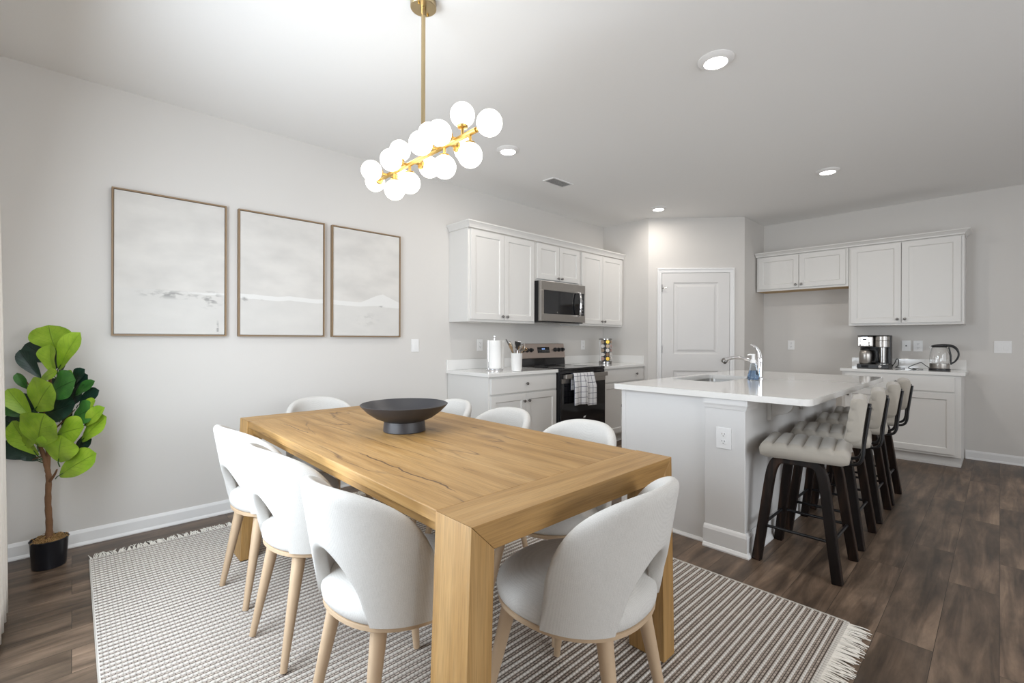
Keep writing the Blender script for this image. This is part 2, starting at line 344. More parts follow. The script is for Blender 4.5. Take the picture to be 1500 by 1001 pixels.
def art_mat(name, kind):
    """pale abstract: grey wash, a faint horizon band and scuffs; object x across, z up, metres from the picture's centre"""
    m, N, L, p = new_mat(name)
    p.inputs['Roughness'].default_value = 0.8
    tc = N.new('ShaderNodeTexCoord'); sx = N.new('ShaderNodeSeparateXYZ'); L.new(tc.outputs['Object'], sx.inputs[0])
    def noise(scale, detail=4, loc=(0, 0, 0), stretch=(1, 1, 1)):
        mp = N.new('ShaderNodeMapping'); mp.inputs['Location'].default_value = loc; mp.inputs['Scale'].default_value = stretch
        L.new(tc.outputs['Object'], mp.inputs['Vector'])
        n = N.new('ShaderNodeTexNoise'); n.inputs['Scale'].default_value = scale; n.inputs['Detail'].default_value = detail
        L.new(mp.outputs['Vector'], n.inputs['Vector']); return n.outputs['Fac']
    def math_(op, a, b=None, c=None):
        k = N.new('ShaderNodeMath'); k.operation = op
        for i, v in enumerate((a, b, c)):
            if v is None: continue
            if isinstance(v, (int, float)): k.inputs[i].default_value = v
            else: L.new(v, k.inputs[i])
        return k.outputs[0]
    def mrange(v, a, b, c, d):
        k = N.new('ShaderNodeMapRange'); L.new(v, k.inputs['Value'])
        for nm, q in zip(('From Min', 'From Max', 'To Min', 'To Max'), (a, b, c, d)): k.inputs[nm].default_value = q
        return k.outputs['Result']
    def mix(f, A, Bc):
        k = N.new('ShaderNodeMix'); k.data_type = 'RGBA'
        if isinstance(f, float): k.inputs['Factor'].default_value = f
        else: L.new(f, k.inputs['Factor'])
        for nm, v in (('A', A), ('B', Bc)):
            if isinstance(v, tuple): k.inputs[nm].default_value = (*v, 1)
            else: L.new(v, k.inputs[nm])
        return k.outputs['Result']
    seed = (kind * 3.1, 0, kind * 1.7)
    x, z = sx.outputs['X'], sx.outputs['Z']
    col = mix(mrange(noise(4, 6, seed, (1, 1, 2)), 0.35, 0.7, 0, 1), (0.665, 0.645, 0.615), (0.575, 0.558, 0.535))
    wob = math_('MULTIPLY_ADD', noise(3, 3, seed, (1, 0, 0)), 0.06, -0.03)
    # horizon line z = -0.17 (+ wobble), lower part slightly greyer
    hz = math_('SUBTRACT', math_('SUBTRACT', z, wob), -0.155)
    col = mix(mrange(hz, -0.004, 0.004, 0.55, 0), col, (0.63, 0.62, 0.60))
    peak = 0.0
    if kind == 2:   # a small pale hill in the right-hand picture
        d = math_('ABSOLUTE', math_('SUBTRACT', x, 0.14))
        hill = math_('MULTIPLY', math_('MAXIMUM', math_('SUBTRACT', 0.20, d), 0.0), 0.36)
        top = math_('SUBTRACT', hz, hill)
    else:
        top = hz
    thick = {0: 0.010, 1: 0.030, 2: 0.034}[kind]
    xm = {0: (0.0, 0.2), 1: (-0.5, -0.3), 2: (-0.5, -0.25)}[kind]
    band = math_('MULTIPLY', mrange(top, -0.001, 0.001, 1, 0), mrange(hz, -thick - 0.004, -thick, 0, 1))
    band = math_('MULTIPLY', band, mrange(x, xm[0], xm[1], 0, 1))
    col = mix(math_('MULTIPLY', band, 0.75), col, (0.76, 0.755, 0.74))
    blobs = {0: [(-0.01, -0.182, 0.17, 0.028), (0.205, -0.20, 0.075, 0.06), (0.25, -0.40, 0.008, 0.07)],
             1: [(-0.26, -0.19, 0.02, 0.03), (-0.15, -0.18, 0.03, 0.008)],
             2: [(0.13, -0.185, 0.03, 0.008), (0.0, -0.30, 0.10, 0.06), (0.29, -0.165, 0.02, 0.004)]}[kind]
    sn = noise(26, 5, seed, (0.7, 1, 1.6))
    for i, (bx, bz, rx, rz) in enumerate(blobs):
        dx = math_('DIVIDE', math_('SUBTRACT', x, bx), rx); dz = math_('DIVIDE', math_('SUBTRACT', z, bz), rz)
        rr = math_('SQRT', math_('ADD', math_('MULTIPLY', dx, dx), math_('MULTIPLY', dz, dz)))
        v = math_('MULTIPLY', mrange(rr, 0.3, 1.2, 1, 0), mrange(sn, 0.47, 0.60, 0, 1))
        s = 0.22 if (kind == 2 and i == 1) else 0.75
        col = mix(math_('MULTIPLY', v, s), col, (0.24, 0.235, 0.23))
    L.new(col, p.inputs['Base Color'])
    return m

def towel_mat():
    m, N, L, p = new_mat('white towel with navy grid')
    p.inputs['Roughness'].default_value = 0.95
    uv = N.new('ShaderNodeTexCoord'); sx = N.new('ShaderNodeSeparateXYZ'); L.new(uv.outputs['UV'], sx.inputs[0])
    def lines(o, freq, w):
        f = N.new('ShaderNodeMath'); f.operation = 'MULTIPLY'; f.inputs[1].default_value = freq; L.new(o, f.inputs[0])
        pp = N.new('ShaderNodeMath'); pp.operation = 'PINGPONG'; pp.inputs[1].default_value = 0.5; L.new(f.outputs[0], pp.inputs[0])
        k = N.new('ShaderNodeMath'); k.operation = 'LESS_THAN'; k.inputs[1].default_value = w; L.new(pp.outputs[0], k.inputs[0]); return k.outputs[0]
    a = lines(sx.outputs['X'], 6, 0.045); b = lines(sx.outputs['Y'], 6, 0.04)
    mx = N.new('ShaderNodeMath'); mx.operation = 'MAXIMUM'; L.new(a, mx.inputs[0]); L.new(b, mx.inputs[1])
    dots = N.new('ShaderNodeMath'); dots.operation = 'MULTIPLY'; L.new(lines(sx.outputs['X'], 3, 0.035), dots.inputs[0]); L.new(lines(sx.outputs['Y'], 44, 0.26), dots.inputs[1])
    m2 = N.new('ShaderNodeMath'); m2.operation = 'MAXIMUM'; L.new(mx.outputs[0], m2.inputs[0]); L.new(dots.outputs[0], m2.inputs[1])
    mk = N.new('ShaderNodeMix'); mk.data_type = 'RGBA'; mk.inputs['A'].default_value = (0.80, 0.80, 0.82, 1); mk.inputs['B'].default_value = (0.07, 0.08, 0.13, 1)
    L.new(m2.outputs[0], mk.inputs['Factor']); L.new(mk.outputs['Result'], p.inputs['Base Color'])
    return m
M_TOWEL = towel_mat()

# ---------------------------------------------------------------- mesh helpers
class Fr:
    """a flat frame: u across, v up, w outwards"""
    def __init__(s, o, U, V, Nn): s.o, s.U, s.V, s.N = Vector(o), Vector(U), Vector(V), Vector(Nn)
    def p(s, u, v, w=0): return s.o + s.U * u + s.V * v + s.N * w
class MB:
    def __init__(s): s.v = []; s.f = []; s.mi = []; s.sm = []; s.uv = {}; s.cur = 0
    def add(s, vs, fs, smooth=False):
        b = len(s.v); s.v += [Vector(q) for q in vs]
        for f in fs: s.f.append([b + i for i in f]); s.mi.append(s.cur); s.sm.append(smooth)
        return b
    def box(s, x0, x1, y0, y1, z0, z1):
        x0, x1 = min(x0, x1), max(x0, x1); y0, y1 = min(y0, y1), max(y0, y1); z0, z1 = min(z0, z1), max(z0, z1)
        s.add([(x0, y0, z0), (x1, y0, z0), (x1, y1, z0), (x0, y1, z0), (x0, y0, z1), (x1, y0, z1), (x1, y1, z1), (x0, y1, z1)],
              [(0, 3, 2, 1), (4, 5, 6, 7), (0, 1, 5, 4), (1, 2, 6, 5), (2, 3, 7, 6), (3, 0, 4, 7)]); return s
    def fbox(s, F, u0, u1, v0, v1, w0, w1):
        c = [F.p(u, v, w) for w in (w0, w1) for (u, v) in ((u0, v0), (u1, v0), (u1, v1), (u0, v1))]
        s.add(c, [(0, 3, 2, 1), (4, 5, 6, 7), (0, 1, 5, 4), (1, 2, 6, 5), (2, 3, 7, 6), (3, 0, 4, 7)]); return s
    def hexa(s, bot, top):
        """eight corners: four at the bottom, four at the top (same winding, counter-clockwise from above)"""
        s.add(list(bot) + list(top), [(0, 3, 2, 1), (4, 5, 6, 7), (0, 1, 5, 4), (1, 2, 6, 5), (2, 3, 7, 6), (3, 0, 4, 7)]); return s
    def loft(s, rings, closed=True, cap0=True, cap1=True, smooth=True, loop=False):
        n = len(rings[0]); b = len(s.v); fs = []
        vs = [q for r in rings for q in r]
        m = len(rings)
        for i in range(m if loop else m - 1):
            j = (i + 1) % m
            for k in range(n if closed else n - 1):
                k2 = (k + 1) % n
                fs.append((i * n + k, i * n + k2, j * n + k2, j * n + k))
        s.add(vs, fs, smooth)
        if closed and not loop:
            if cap0: s.f.append([b + k for k in reversed(range(n))]); s.mi.append(s.cur); s.sm.append(False)
            if cap1: s.f.append([b + (m - 1) * n + k for k in range(n)]); s.mi.append(s.cur); s.sm.append(False)
        return b
    def lathe(s, prof, c=(0, 0, 0), seg=32, axis=None, sx=1, sy=1, smooth=True):
        """prof: (r, z) pairs from the bottom up; axis: direction of z"""
        q = Vector(axis).to_track_quat('Z', 'Y') if axis else None
        rings = []
        for r, z in prof:
            ring = []
            for k in range(seg):
                a = 2 * PI * k / seg
                v = Vector((r * math.cos(a) * sx, r * math.sin(a) * sy, z))
                if q: v = q @ v
                ring.append(Vector(c) + v)
            rings.append(ring)
        s.loft(rings, True, prof[0][0] > 1e-4, prof[-1][0] > 1e-4, smooth); return s
    def tube(s, pts, rad, seg=10, smooth=True, flat=None, caps=True, upv=None):
        """flat=(a,b): elliptical/rectangular factor on the two cross axes"""
        pts = [Vector(q) for q in pts]; n = len(pts)
        if not hasattr(rad, '__len__'): rad = [rad] * n
        t0 = (pts[1] - pts[0]).normalized()
        ref = Vector(upv) if upv else (Vector((0, 0, 1)) if abs(t0.z) < 0.9 else Vector((1, 0, 0)))
        nx = (ref - t0 * ref.dot(t0)).normalized(); rings = []
        for i in range(n):
            t = (pts[min(i + 1, n - 1)] - pts[max(i - 1, 0)]).normalized()
            nx = (nx - t * nx.dot(t)).normalized(); ny = t.cross(nx)
            a, b = flat or (1, 1)
            if seg == 4:
                cs = [(1, 1), (-1, 1), (-1, -1), (1, -1)]
            else: cs = [(math.cos(2 * PI * k / seg), math.sin(2 * PI * k / seg)) for k in range(seg)]
            rings.append([pts[i] + nx * (c * rad[i] * a) + ny * (d * rad[i] * b) for c, d in cs])
        s.loft(rings, True, caps, caps, smooth); return s
    def sphere(s, c, r, seg=20, rings=12, sz=1):
        s.lathe([(r * math.sin(PI * i / rings) if 0 < i < rings else 0.00005, -r * sz * math.cos(PI * i / rings)) for i in range(rings + 1)], c, seg); return s
    def prism(s, pts, ext, smooth=False):
        """closed polygon of 3-D points extruded by a vector"""
        e = Vector(ext); pts = [Vector(q) for q in pts]
        s.loft([pts, [q + e for q in pts]], True, True, True, smooth); return s
    def build(s, name, mats, parent=None, bevel=0, subsurf=0, sharp=40, segs=2, weld=False):
        if not isinstance(mats, (list, tuple)): mats = [mats]
        off = Vector((0, 0, 0)); inv = None
        if parent is not None:
            # chain of parents without rotation at build time: keep vertices in the parent's own space
            q = parent
            while q is not None: off = off + Vector(q.location); q = q.parent
        me = bpy.data.meshes.new(name)
        loc = getattr(s, 'local', False)
        me.from_pydata([(v if loc else v - off) for v in s.v], [], s.f)
        for m in mats: me.materials.append(m)
        for p, i, sm in zip(me.polygons, s.mi, s.sm): p.material_index = i; p.use_smooth = sm
        bm = bmesh.new(); bm.from_mesh(me)
        if weld: bmesh.ops.remove_doubles(bm, verts=bm.verts, dist=1e-5)
        bmesh.ops.recalc_face_normals(bm, faces=bm.faces); bm.to_mesh(me); bm.free()
        if any(s.sm): me.set_sharp_from_angle(angle=math.radians(sharp))
        o = bpy.data.objects.new(name, me); COL.objects.link(o)
        if parent is not None: o.parent = parent
        if bevel:
            md = o.modifiers.new('bevel', 'BEVEL'); md.width = bevel; md.segments = segs; md.limit_method = 'ANGLE'; md.angle_limit = math.radians(35)
        if subsurf:
            md = o.modifiers.new('subsurf', 'SUBSURF'); md.levels = subsurf; md.render_levels = subsurf
        return o
def tag(o, label, cat, group=None, kind=None):
    if label: o['label'] = label
    if cat: o['category'] = cat
    if group: o['group'] = group
    if kind: o['kind'] = kind
    return o
def thing(name, label, cat, loc=(0, 0, 0), group=None):
    o = bpy.data.objects.new(name, None); COL.objects.link(o); o.location = loc; o.empty_display_size = 0.1
    return tag(o, label, cat, group)
def copy_tree(o, parent=None):
    c = o.copy(); COL.objects.link(c)
    if parent is not None: c.parent = parent
    for ch in o.children: copy_tree(ch, c)
    return c
def crom(pts, n=8):
    """Catmull-Rom through points"""
    P = [Vector(q) for q in pts]; P = [P[0] * 2 - P[1]] + P + [P[-1] * 2 - P[-2]]; out = []
    for i in range(1, len(P) - 2):
        for k in range(n):
            t = k / n
            out.append(0.5 * ((2 * P[i]) + (P[i + 1] - P[i - 1]) * t + (2 * P[i - 1] - 5 * P[i] + 4 * P[i + 1] - P[i + 2]) * t * t + (3 * P[i] - P[i - 1] - 3 * P[i + 1] + P[i + 2]) * t ** 3))
    out.append(P[-2]); return out
def rect_ring(F, u0, u1, v0, v1, w): return [F.p(u0, v0, w), F.p(u1, v0, w), F.p(u1, v1, w), F.p(u0, v1, w)]
def shaker(mb, F, u0, u1, v0, v1, w0, t=0.019, st=0.055, rec=0.009, bev=0.007):
    """door slab with a recessed centre panel"""
    R = [rect_ring(F, u0, u1, v0, v1, w0), rect_ring(F, u0, u1, v0, v1, w0 + t),
         rect_ring(F, u0 + st, u1 - st, v0 + st, v1 - st, w0 + t),
         rect_ring(F, u0 + st + bev, u1 - st - bev, v0 + st + bev, v1 - st - bev, w0 + t - rec)]
    mb.loft(R, True, True, True, False)
def knob(F, u, v, w, parent, name='knob'):
    m = MB(); m.lathe([(0.005, 0), (0.005, 0.012), (0.012, 0.015), (0.0145, 0.020), (0.013, 0.026), (0.006, 0.029), (0.0001, 0.0295)], F.p(u, v, w), 14, F.N)
    return m.build(name, M_NICKEL, parent)

# ================================================================ the setting
def struct(name, mb, m, label, cat, **k):
    o = mb.build(name, m, **k); return tag(o, label, cat, kind='structure')
struct('floor', MB().box(WIN - .12, B + .12, REAR - .12, W + .12, -0.06, 0), M_FLOOR, 'dark brown wood plank floor', 'floor')
struct('ceiling', MB().box(WIN - .12, B + .12, REAR - .12, W + .12, CEIL, CEIL + 0.08), M_CEIL, 'flat white painted ceiling', 'ceiling')
struct('wall_left', MB().box(WIN - .12, B + .12, W, W + .12, 0, CEIL), M_WALL, 'greige wall behind the pictures and the range', 'wall')
struct('wall_back', MB().box(B, B + .12, REAR - .12, W, 0, CEIL), M_WALL, 'greige wall behind the coffee counter', 'wall')
# window wall with the glass door opening
mb = MB(); T = WIN - .12
DY0, DY1, DZ = 1.20, 2.76, 2.10
mb.box(T, WIN, REAR - .12, DY0, 0, CEIL); mb.box(T, WIN, DY1, W, 0, CEIL); mb.box(T, WIN, DY0, DY1, DZ, CEIL)
struct('wall_right', mb, M_WALL, 'greige wall with the glass patio door beside the curtain', 'wall')
# rear wall, out of view, with two windows added for fill light
mb = MB(); T = REAR - .12
RW = [(0.1, 3.1), (3.95, 5.85)]; RZ0, RZ1 = 0.5, 2.4
mb.box(WIN, 0.1, T, REAR, 0, CEIL); mb.box(3.1, 3.95, T, REAR, 0, CEIL); mb.box(5.85, B, T, REAR, 0, CEIL)
for a, b in RW: mb.box(a, b, T, REAR, 0, RZ0); mb.box(a, b, T, REAR, RZ1, CEIL)
struct('wall_front', mb, M_WALL, 'greige living room wall with two added fill-light windows', 'wall')
def glazing(name, F, u0, u1, v0, v1, nm, label):
    r = tag(bpy.data.objects.new(name, None), label, 'window', kind='structure'); COL.objects.link(r); r.location = F.p((u0 + u1) / 2, v0, -0.06)
    f = MB(); w0, w1 = -0.10, -0.02; t = 0.05
    f.fbox(F, u0, u1, v0, v0 + t, w0, w1); f.fbox(F, u0, u1, v1 - t, v1, w0, w1)
    n = nm
    for i in range(n + 1):
        u = u0 + (u1 - u0 - t) * i / n
        f.fbox(F, u, u + t, v0 + t, v1 - t, w0, w1)
    f.build('window_frame', M_TRIM, r)
    g = MB().fbox(F, u0 + t, u1 - t, v0 + t, v1 - t, -0.065, -0.059)
    g.build('pane', M_GLASS, r)
FW = Fr((WIN, 0, 0), (0, 1, 0), (0, 0, 1), (1, 0, 0))
FR_ = Fr((0, REAR, 0), (-1, 0, 0), (0, 0, 1), (0, 1, 0))
glazing('window_1', FW, DY0, DY1, 0.0, DZ, 2, 'sliding glass patio door letting in daylight')
glazing('window_2', FR_, -3.1, -0.1, RZ0, RZ1, 3, 'wide triple rear window added for fill light')
glazing('window_3', FR_, -5.85, -3.95, RZ0, RZ1, 2, 'double rear window added for fill light')
# pantry walls: side stub, diagonal with the door, return
PA, PB = Vector((5.237, 3.039, 0)), Vector((6.031, 2.179, 0))
dv = (PB - PA); PL = dv.length; dU = dv.normalized(); dN = dU.cross(Vector((0, 0, 1)))
FD = Fr(PA, dU, (0, 0, 1), dN)
mb = MB()
pts = [(PA.x, W - 0.001), (PA.x, PA.y), (PB.x, PB.y), (B - 0.001, PB.y), (B - 0.001, PB.y + .1), (PB.x + .043, PB.y + .1), (PA.x + .1, PA.y + .043), (PA.x + .1, W - .001)]
rings = []
mb.prism([(x, y, 0) for x, y in pts], (0, 0, CEIL))
struct('wall_pantry', mb, M_WALL, 'angled greige corner wall around the pantry door', 'wall')
# baseboards
def bboard(name, F, u0, u1, label, h=0.09):
    m = MB(); prof = [(0, 0), (0.022, 0), (0.022, 0.006), (0.014, 0.02), (0.012, h - 0.018), (0.007, h - 0.006), (0.004, h), (0, h)]
    m.prism([F.p(u0, v, w) for w, v in prof], F.U * (u1 - u0))
    struct(name, m, M_TRIM, label, 'baseboard')
FL = Fr((0, W, 0), (1, 0, 0), (0, 0, 1), (0, -1, 0))
FB = Fr((B, 0, 0), (0, -1, 0), (0, 0, 1), (-1, 0, 0))
bboard('baseboard_left', FL, WIN, 2.668, 'white baseboard under the three pictures')
bboard('baseboard_back', FB, -0.245, -REAR, 'white baseboard right of the coffee counter')
bboard('baseboard_fridge', FB, -PB.y, -1.192, 'white baseboard in the fridge gap')
bboard('baseboard_right', FW, REAR, DY0 - 0.06, 'white baseboard before the glass door')
bboard('baseboard_pantry', FD, 0.0, 0.115, 'short white baseboard left of the pantry door')
# ---- pantry door
s0, s1 = 0.163, 0.990
door = tag(bpy.data.objects.new('door_1', None), 'white two-panel pantry door in the angled wall', 'door', kind='structure'); COL.objects.link(door); door.location = FD.p((s0 + s1) / 2, 0, 0)
mb = MB()
cz = 2.052
for (u0, u1, v0, v1) in ((0.108, 0.163, 0, cz), (0.990, 1.045, 0, cz), (0.108, 1.045, cz, cz + 0.058)):
    mb.fbox(FD, u0, u1, v0, v1, 0, 0.014)
    if u1 - u0 < 0.1:
        a = u0 if u0 < 0.5 else u1 - 0.018
        mb.fbox(FD, a, a + 0.018, v0, v1 + 0.058, 0.014, 0.022)
    else: mb.fbox(FD, u0, u1, v1 - 0.018, v1, 0.0141, 0.0221)
mb.build('door_casing', M_TRIM, door, bevel=0.003)
mb = MB(); t = 0.012
g = 0.004
def leaf_panel(v0, v1):
    u0, u1 = 0.305, 0.853
    R = [rect_ring(FD, u0, u1, v0, v1, t), rect_ring(FD, u0 + .012, u1 - .012, v0 + .012, v1 - .012, t - .008),
         rect_ring(FD, u0 + .030, u1 - .030, v0 + .030, v1 - .030, t - .008), rect_ring(FD, u0 + .055, u1 - .055, v0 + .055, v1 - .055, t - .001)]
    mb.loft(R, True, False, True, False)
leaf_panel(1.04, 1.931); leaf_panel(0.19, 0.832)
for (u0, u1, v0, v1) in ((s0 + g, 0.305, 0.008, cz - g), (0.853, s1 - g, 0.008, cz - g), (0.305, 0.853, 0.008, 0.19), (0.305, 0.853, 0.832, 1.04), (0.305, 0.853, 1.931, cz - g)):
    mb.add(rect_ring(FD, u0, u1, v0, v1, t), [(0, 1, 2, 3)])
mb.fbox(FD, s0 + g, s1 - g, 0.008, cz - g, -0.02, 0.003)
mb.build('door_leaf', M_DOOR, door)
for z in (0.25, 1.10, 1.86):
    m = MB().tube([FD.p(s0 + 0.001, z - .045, t + .006), FD.p(s0 + 0.001, z + .045, t + .006)], 0.006, 8); m.build('hinge', M_NICKEL, door)
m = MB().tube(crom([FD.p(s0 + .002, 1.855, t + .008), FD.p(s0 + .02, 1.862, t + .02), FD.p(s0 + .055, 1.865, t + .03)], 4), 0.004, 8); m.build('door_stop', M_NICKEL, door)
m = MB().lathe([(0.026, 0), (0.026, .006), (0.009, .01), (0.009, .035), (.022, .045), (.027, .058), (.020, .068), (.0001, .071)], FD.p(s1 - .07, 0.97, t), 18, dN); m.build('door_knob', M_NICKEL, door)

# ================================================================ kitchen: left run
XU = [2.672, 3.573, 4.338, 5.234]
yF = W - 0.30                               # face of the upper carcass; doors add 0.02
FU = Fr((0, yF, 0), (1, 0, 0), (0, 0, 1), (0, -1, 0))
def upper(name, F, u0, u1, v0, v1, depth, label, gaps, knob_v, group, raw=False):
    c = F.p((u0 + u1) / 2, v0, -depth / 2)
    t = thing(name, label, 'cabinet', c, group)
    m = MB(); m.fbox(F, u0 + .001, u1 - .001, v0, v1, -depth + .002, 0)
    m.build('body', M_CAB, t, bevel=0.002)
    if raw: MB().fbox(F, u0 + .012, u1 - .012, v0 - .002, v0 + .002, -depth + .012, -.02).build('underside_panel', M_RAW, t)
    mid = gaps
    for i, (a, b) in enumerate(((u0 + 0.024, mid - .003), (mid + .003, u1 - 0.024))):
        m = MB(); shaker(m, F, a, b, v0 + .024, v1 - .012, 0.0005)
        d = m.build('door', M_CAB, t, bevel=0.0015)
        knob(F, (b - .028) if i == 0 else (a + .028), knob_v, 0.0195, d)
    return t
upper('wall_cabinet', FU, XU[0], XU[1], 1.383, 2.262, 0.30, 'tall white wall cabinet left of the microwave with two doors', 3.118, 1.44, 'wall cabinets over the range')
upper('wall_cabinet', FU, XU[1], XU[2], 1.845, 2.262, 0.30, 'short white wall cabinet directly above the microwave', 3.955, 1.895, 'wall cabinets over the range')
upper('wall_cabinet', FU, XU[2], XU[3], 1.383, 2.262, 0.30, 'tall white wall cabinet right of the microwave beside pantry corner', 4.775, 1.44, 'wall cabinets over the range')
def crown(name, label, path, z0=2.25, h=0.062, proj=0.034):
    """moulding swept along a plan path of points with outward normals mitred"""
    prof = [(0.0, 0), (0.004, 0), (0.006, 0.012), (proj * .4, h * .45), (proj * .75, h * .70), (proj * .92, h * .78), (proj, h * .82), (proj, h), (0, h)]
    n = len(path); rings = []
    for i, (x, y) in enumerate(path):
        p = Vector((x, y)); 
        def nrm(a, b): d = (Vector(b) - Vector(a)).normalized(); return Vector((d.y, -d.x))
        if i == 0: m = nrm(path[0], path[1])
        elif i == n - 1: m = nrm(path[-2], path[-1])
        else:
            a, b = nrm(path[i - 1], path[i]), nrm(path[i], path[i + 1]); m = (a + b) / (1 + a.dot(b))
        rings.append([Vector((p.x + m.x * w, p.y + m.y * w, z0 + z)) for w, z in prof])
    mb = MB(); mb.loft(rings, True, True, True, False)
    return mb
cm = crown('', '', [(XU[0], W - .002), (XU[0], yF - .0205), (XU[3], yF - .0205)], z0=2.2635)
tag(cm.build('crown_moulding', M_CAB), 'white crown moulding on top of the wall cabinets over the range', 'crown moulding')
# ---- microwave
t = thing('microwave', 'stainless over-the-range microwave with black glass door', 'microwave', (3.955, 3.53, 1.40))
my = 3.335
FM = Fr((0, my, 0), (1, 0, 0), (0, 0, 1), (0, -1, 0))
x0, x1, z0, z1 = 3.577, 4.334, 1.402, 1.842
MB().box(x0, x1, my + .03, W - .003, z0, z1).build('body', M_BLACK, t, bevel=.003)
m = MB(); m.fbox(FM, x0, x1, 1.745, z1 - .001, -.03, .005); m.fbox(FM, x0, x1, z0 + .012, 1.492, -.03, .005)
m.fbox(FM, x0, 3.625, 1.4921, 1.7449, -.03, .005); m.fbox(FM, 4.318, x1, 1.4921, 1.7449, -.03, .005)
m.build('front_frame', M_STEEL, t, bevel=.002)
MB().fbox(FM, 3.6251, 4.3179, 1.4925, 1.7445, -.03, .002).build('glass_door', M_BLACKGL, t)
pts = crom([FM.p(4.195, 1.478, .004), FM.p(4.193, 1.50, .040), FM.p(4.19, 1.62, .058), FM.p(4.193, 1.735, .040), FM.p(4.195, 1.757, .004)], 8)
MB().tube(pts, .016, 10, flat=(0.55, 1)).build('handle', M_CHROME, t)
M_KEY = mat('grey key print', (.12, .12, .13), .5)
for r in range(5):
    for c in range(2): MB().fbox(FM, 4.252 + c * .026, 4.270 + c * .026, 1.51 + r * .036, 1.523 + r * .036, .002, .003).build('key', M_KEY, t)
MB().fbox(FM, 4.250, 4.312, 1.70, 1.727, .002, .003).build('display', M_BLACKGL, t)
m = MB()
m.lathe([(.0085, 0), (.0085, .001)], FM.p(3.845, 1.512, .002), 14, FM.N); m.build('logo', M_STEEL, t)
m = MB()
for k in range(2): m.box(3.64 + k * .34, 3.92 + k * .34, 3.40, 3.62, z0 - .004, z0 + .001)
m.build('vent_filter', M_GREYM, t)

# ---- base cabinets
yB = W - 0.61
FBc = Fr((0, yB, 0), (1, 0, 0), (0, 0, 1), (0, -1, 0))
def base_cab(name, F, u0, u1, depth, label, doors, group=None, dr_kn=None, ends=(0.02, 0.02), knob_side=None):
    t = thing(name, label, 'cabinet', F.p((u0 + u1) / 2, 0, -depth / 2), group)
    m = MB(); m.fbox(F, u0 + .001, u1 - .001, 0.10, 0.880, -depth + .002, 0)
    m.build('body', M_CAB, t, bevel=.002)
    m = MB(); m.fbox(F, u0 + .004, u1 - .004, 0.0, 0.0995, -depth + .002, -.075); m.fbox(F, u0 + .004, u1 - .004, 0.0, 0.018, -.075, -.058)
    m.build('toe_kick', M_CAB, t)
    a, b = u0 + ends[0], u1 - ends[1]
    m = MB(); m.fbox(F, a, b, 0.722, 0.862, .0005, .0195); d = m.build('drawer', M_CAB, t, bevel=.003)
    knob(F, (a + b) / 2 if dr_kn is None else dr_kn, 0.80, .0195, d)
    n = doors; w = (b - a) / n
    for i in range(n):
        p, q = a + w * i + (0.002 if i else 0), a + w * (i + 1) - (0.002 if i < n - 1 else 0)
        m = MB(); shaker(m, F, p, q, 0.125, 0.705, .0005); d = m.build('door', M_CAB, t, bevel=.0015)
        side = knob_side or ('r' if i == 0 else 'l')
        knob(F, q - .030 if side == 'r' else p + .030, 0.638, .0195, d)
    return t
base_cab('base_cabinet', FBc, 2.66, 3.571, 0.61, 'white base cabinet left of the range with drawer and two doors', 2, dr_kn=3.12)
base_cab('base_cabinet', FBc, 4.340, 5.234, 0.61, 'white base cabinet right of the range half hidden by island', 2, dr_kn=5.04)
def slab(name, label, x0, x1, y0, y1, splash, z0=.8815, z1=.914):
    t = thing(name, label, 'countertop', ((x0 + x1) / 2, (y0 + y1) / 2, z0))
    MB().box(x0, x1, y0, y1, z0, z1).build('slab', M_QUARTZ, t, bevel=.003)
    m = MB()
    for s in splash: m.box(*s, z1 + .0003, z1 + .10)
    m.build('backsplash', M_QUARTZ, t, bevel=.002)
    return t
slab('countertop', 'white quartz countertop left of the range under paper towel roll', 2.640, 3.573, yB - .028, W - .001, [(2.640, 3.573, W - .021, W - .001)])
slab('countertop', 'white quartz countertop right of the range under the pod rack', 4.339, 5.236, yB - .028, W - .001, [(4.339, 5.214, W - .021, W - .001), (5.215, 5.236, 3.09, W - .001)])

# ---- range
t = thing('range', 'stainless and black electric range with towel on oven handle', 'stove', (3.955, 3.38, 0))
x0, x1, yf = 3.577, 4.335, 3.075
FO = Fr((0, yf, 0), (1, 0, 0), (0, 0, 1), (0, -1, 0))
MB().box(x0, x1, yf, W - .004, 0.02, 0.895).build('body', M_BLACK, t, bevel=.003)
MB().box(x0 - .001, x1 + .001, yf - .02, W - .07, 0.8955, 0.921).build('cooktop', M_BLACKGL, t, bevel=.004)
M_BURN = mat('grey burner print', (.10, .10, .10), .3)
for (a, b, r) in ((3.75, 3.25, .10), (4.15, 3.25, .08), (3.76, 3.50, .075), (4.15, 3.50, .09)):
    m = MB(); m.lathe([(r, .0), (r, .0004), (r - .004, .0005), (r - .004, .0001)], (a, b, .9211), 32); m.build('burner_ring', M_BURN, t)
m = MB(); m.prism([(x0, W - .004, .9215), (x0, W - .085, .9215), (x0, W - .075, 1.0), (x0, W - .004, 1.0)], (x1 - x0, 0, 0)); m.build('backguard_base', M_BLACKGL, t)
m = MB(); m.prism([(x0, W - .004, 1.0005), (x0, W - .088, 1.0005), (x0, W - .060, 1.168), (x0, W - .004, 1.168)], (x1 - x0, 0, 0)); m.build('control_panel', M_STEEL_W, t, bevel=.004)
FC = Fr((0, W - .088, 1.0005), (1, 0, 0), Vector((0, .028, .1675)).normalized(), Vector((0, -.1675, .028)).normalized())
MB().fbox(FC, 3.862, 4.062, .062, .128, .0002, .003).build('display', M_BLACKGL, t)
m = MB(); 
for k in range(4): m.fbox(FC, 3.935 + k * .012 + (.004 if k > 1 else 0), 3.943 + k * .012 + (.004 if k > 1 else 0), .098, .116, .003, .0036)
m.build('clock', M_LED, t)
m = MB()
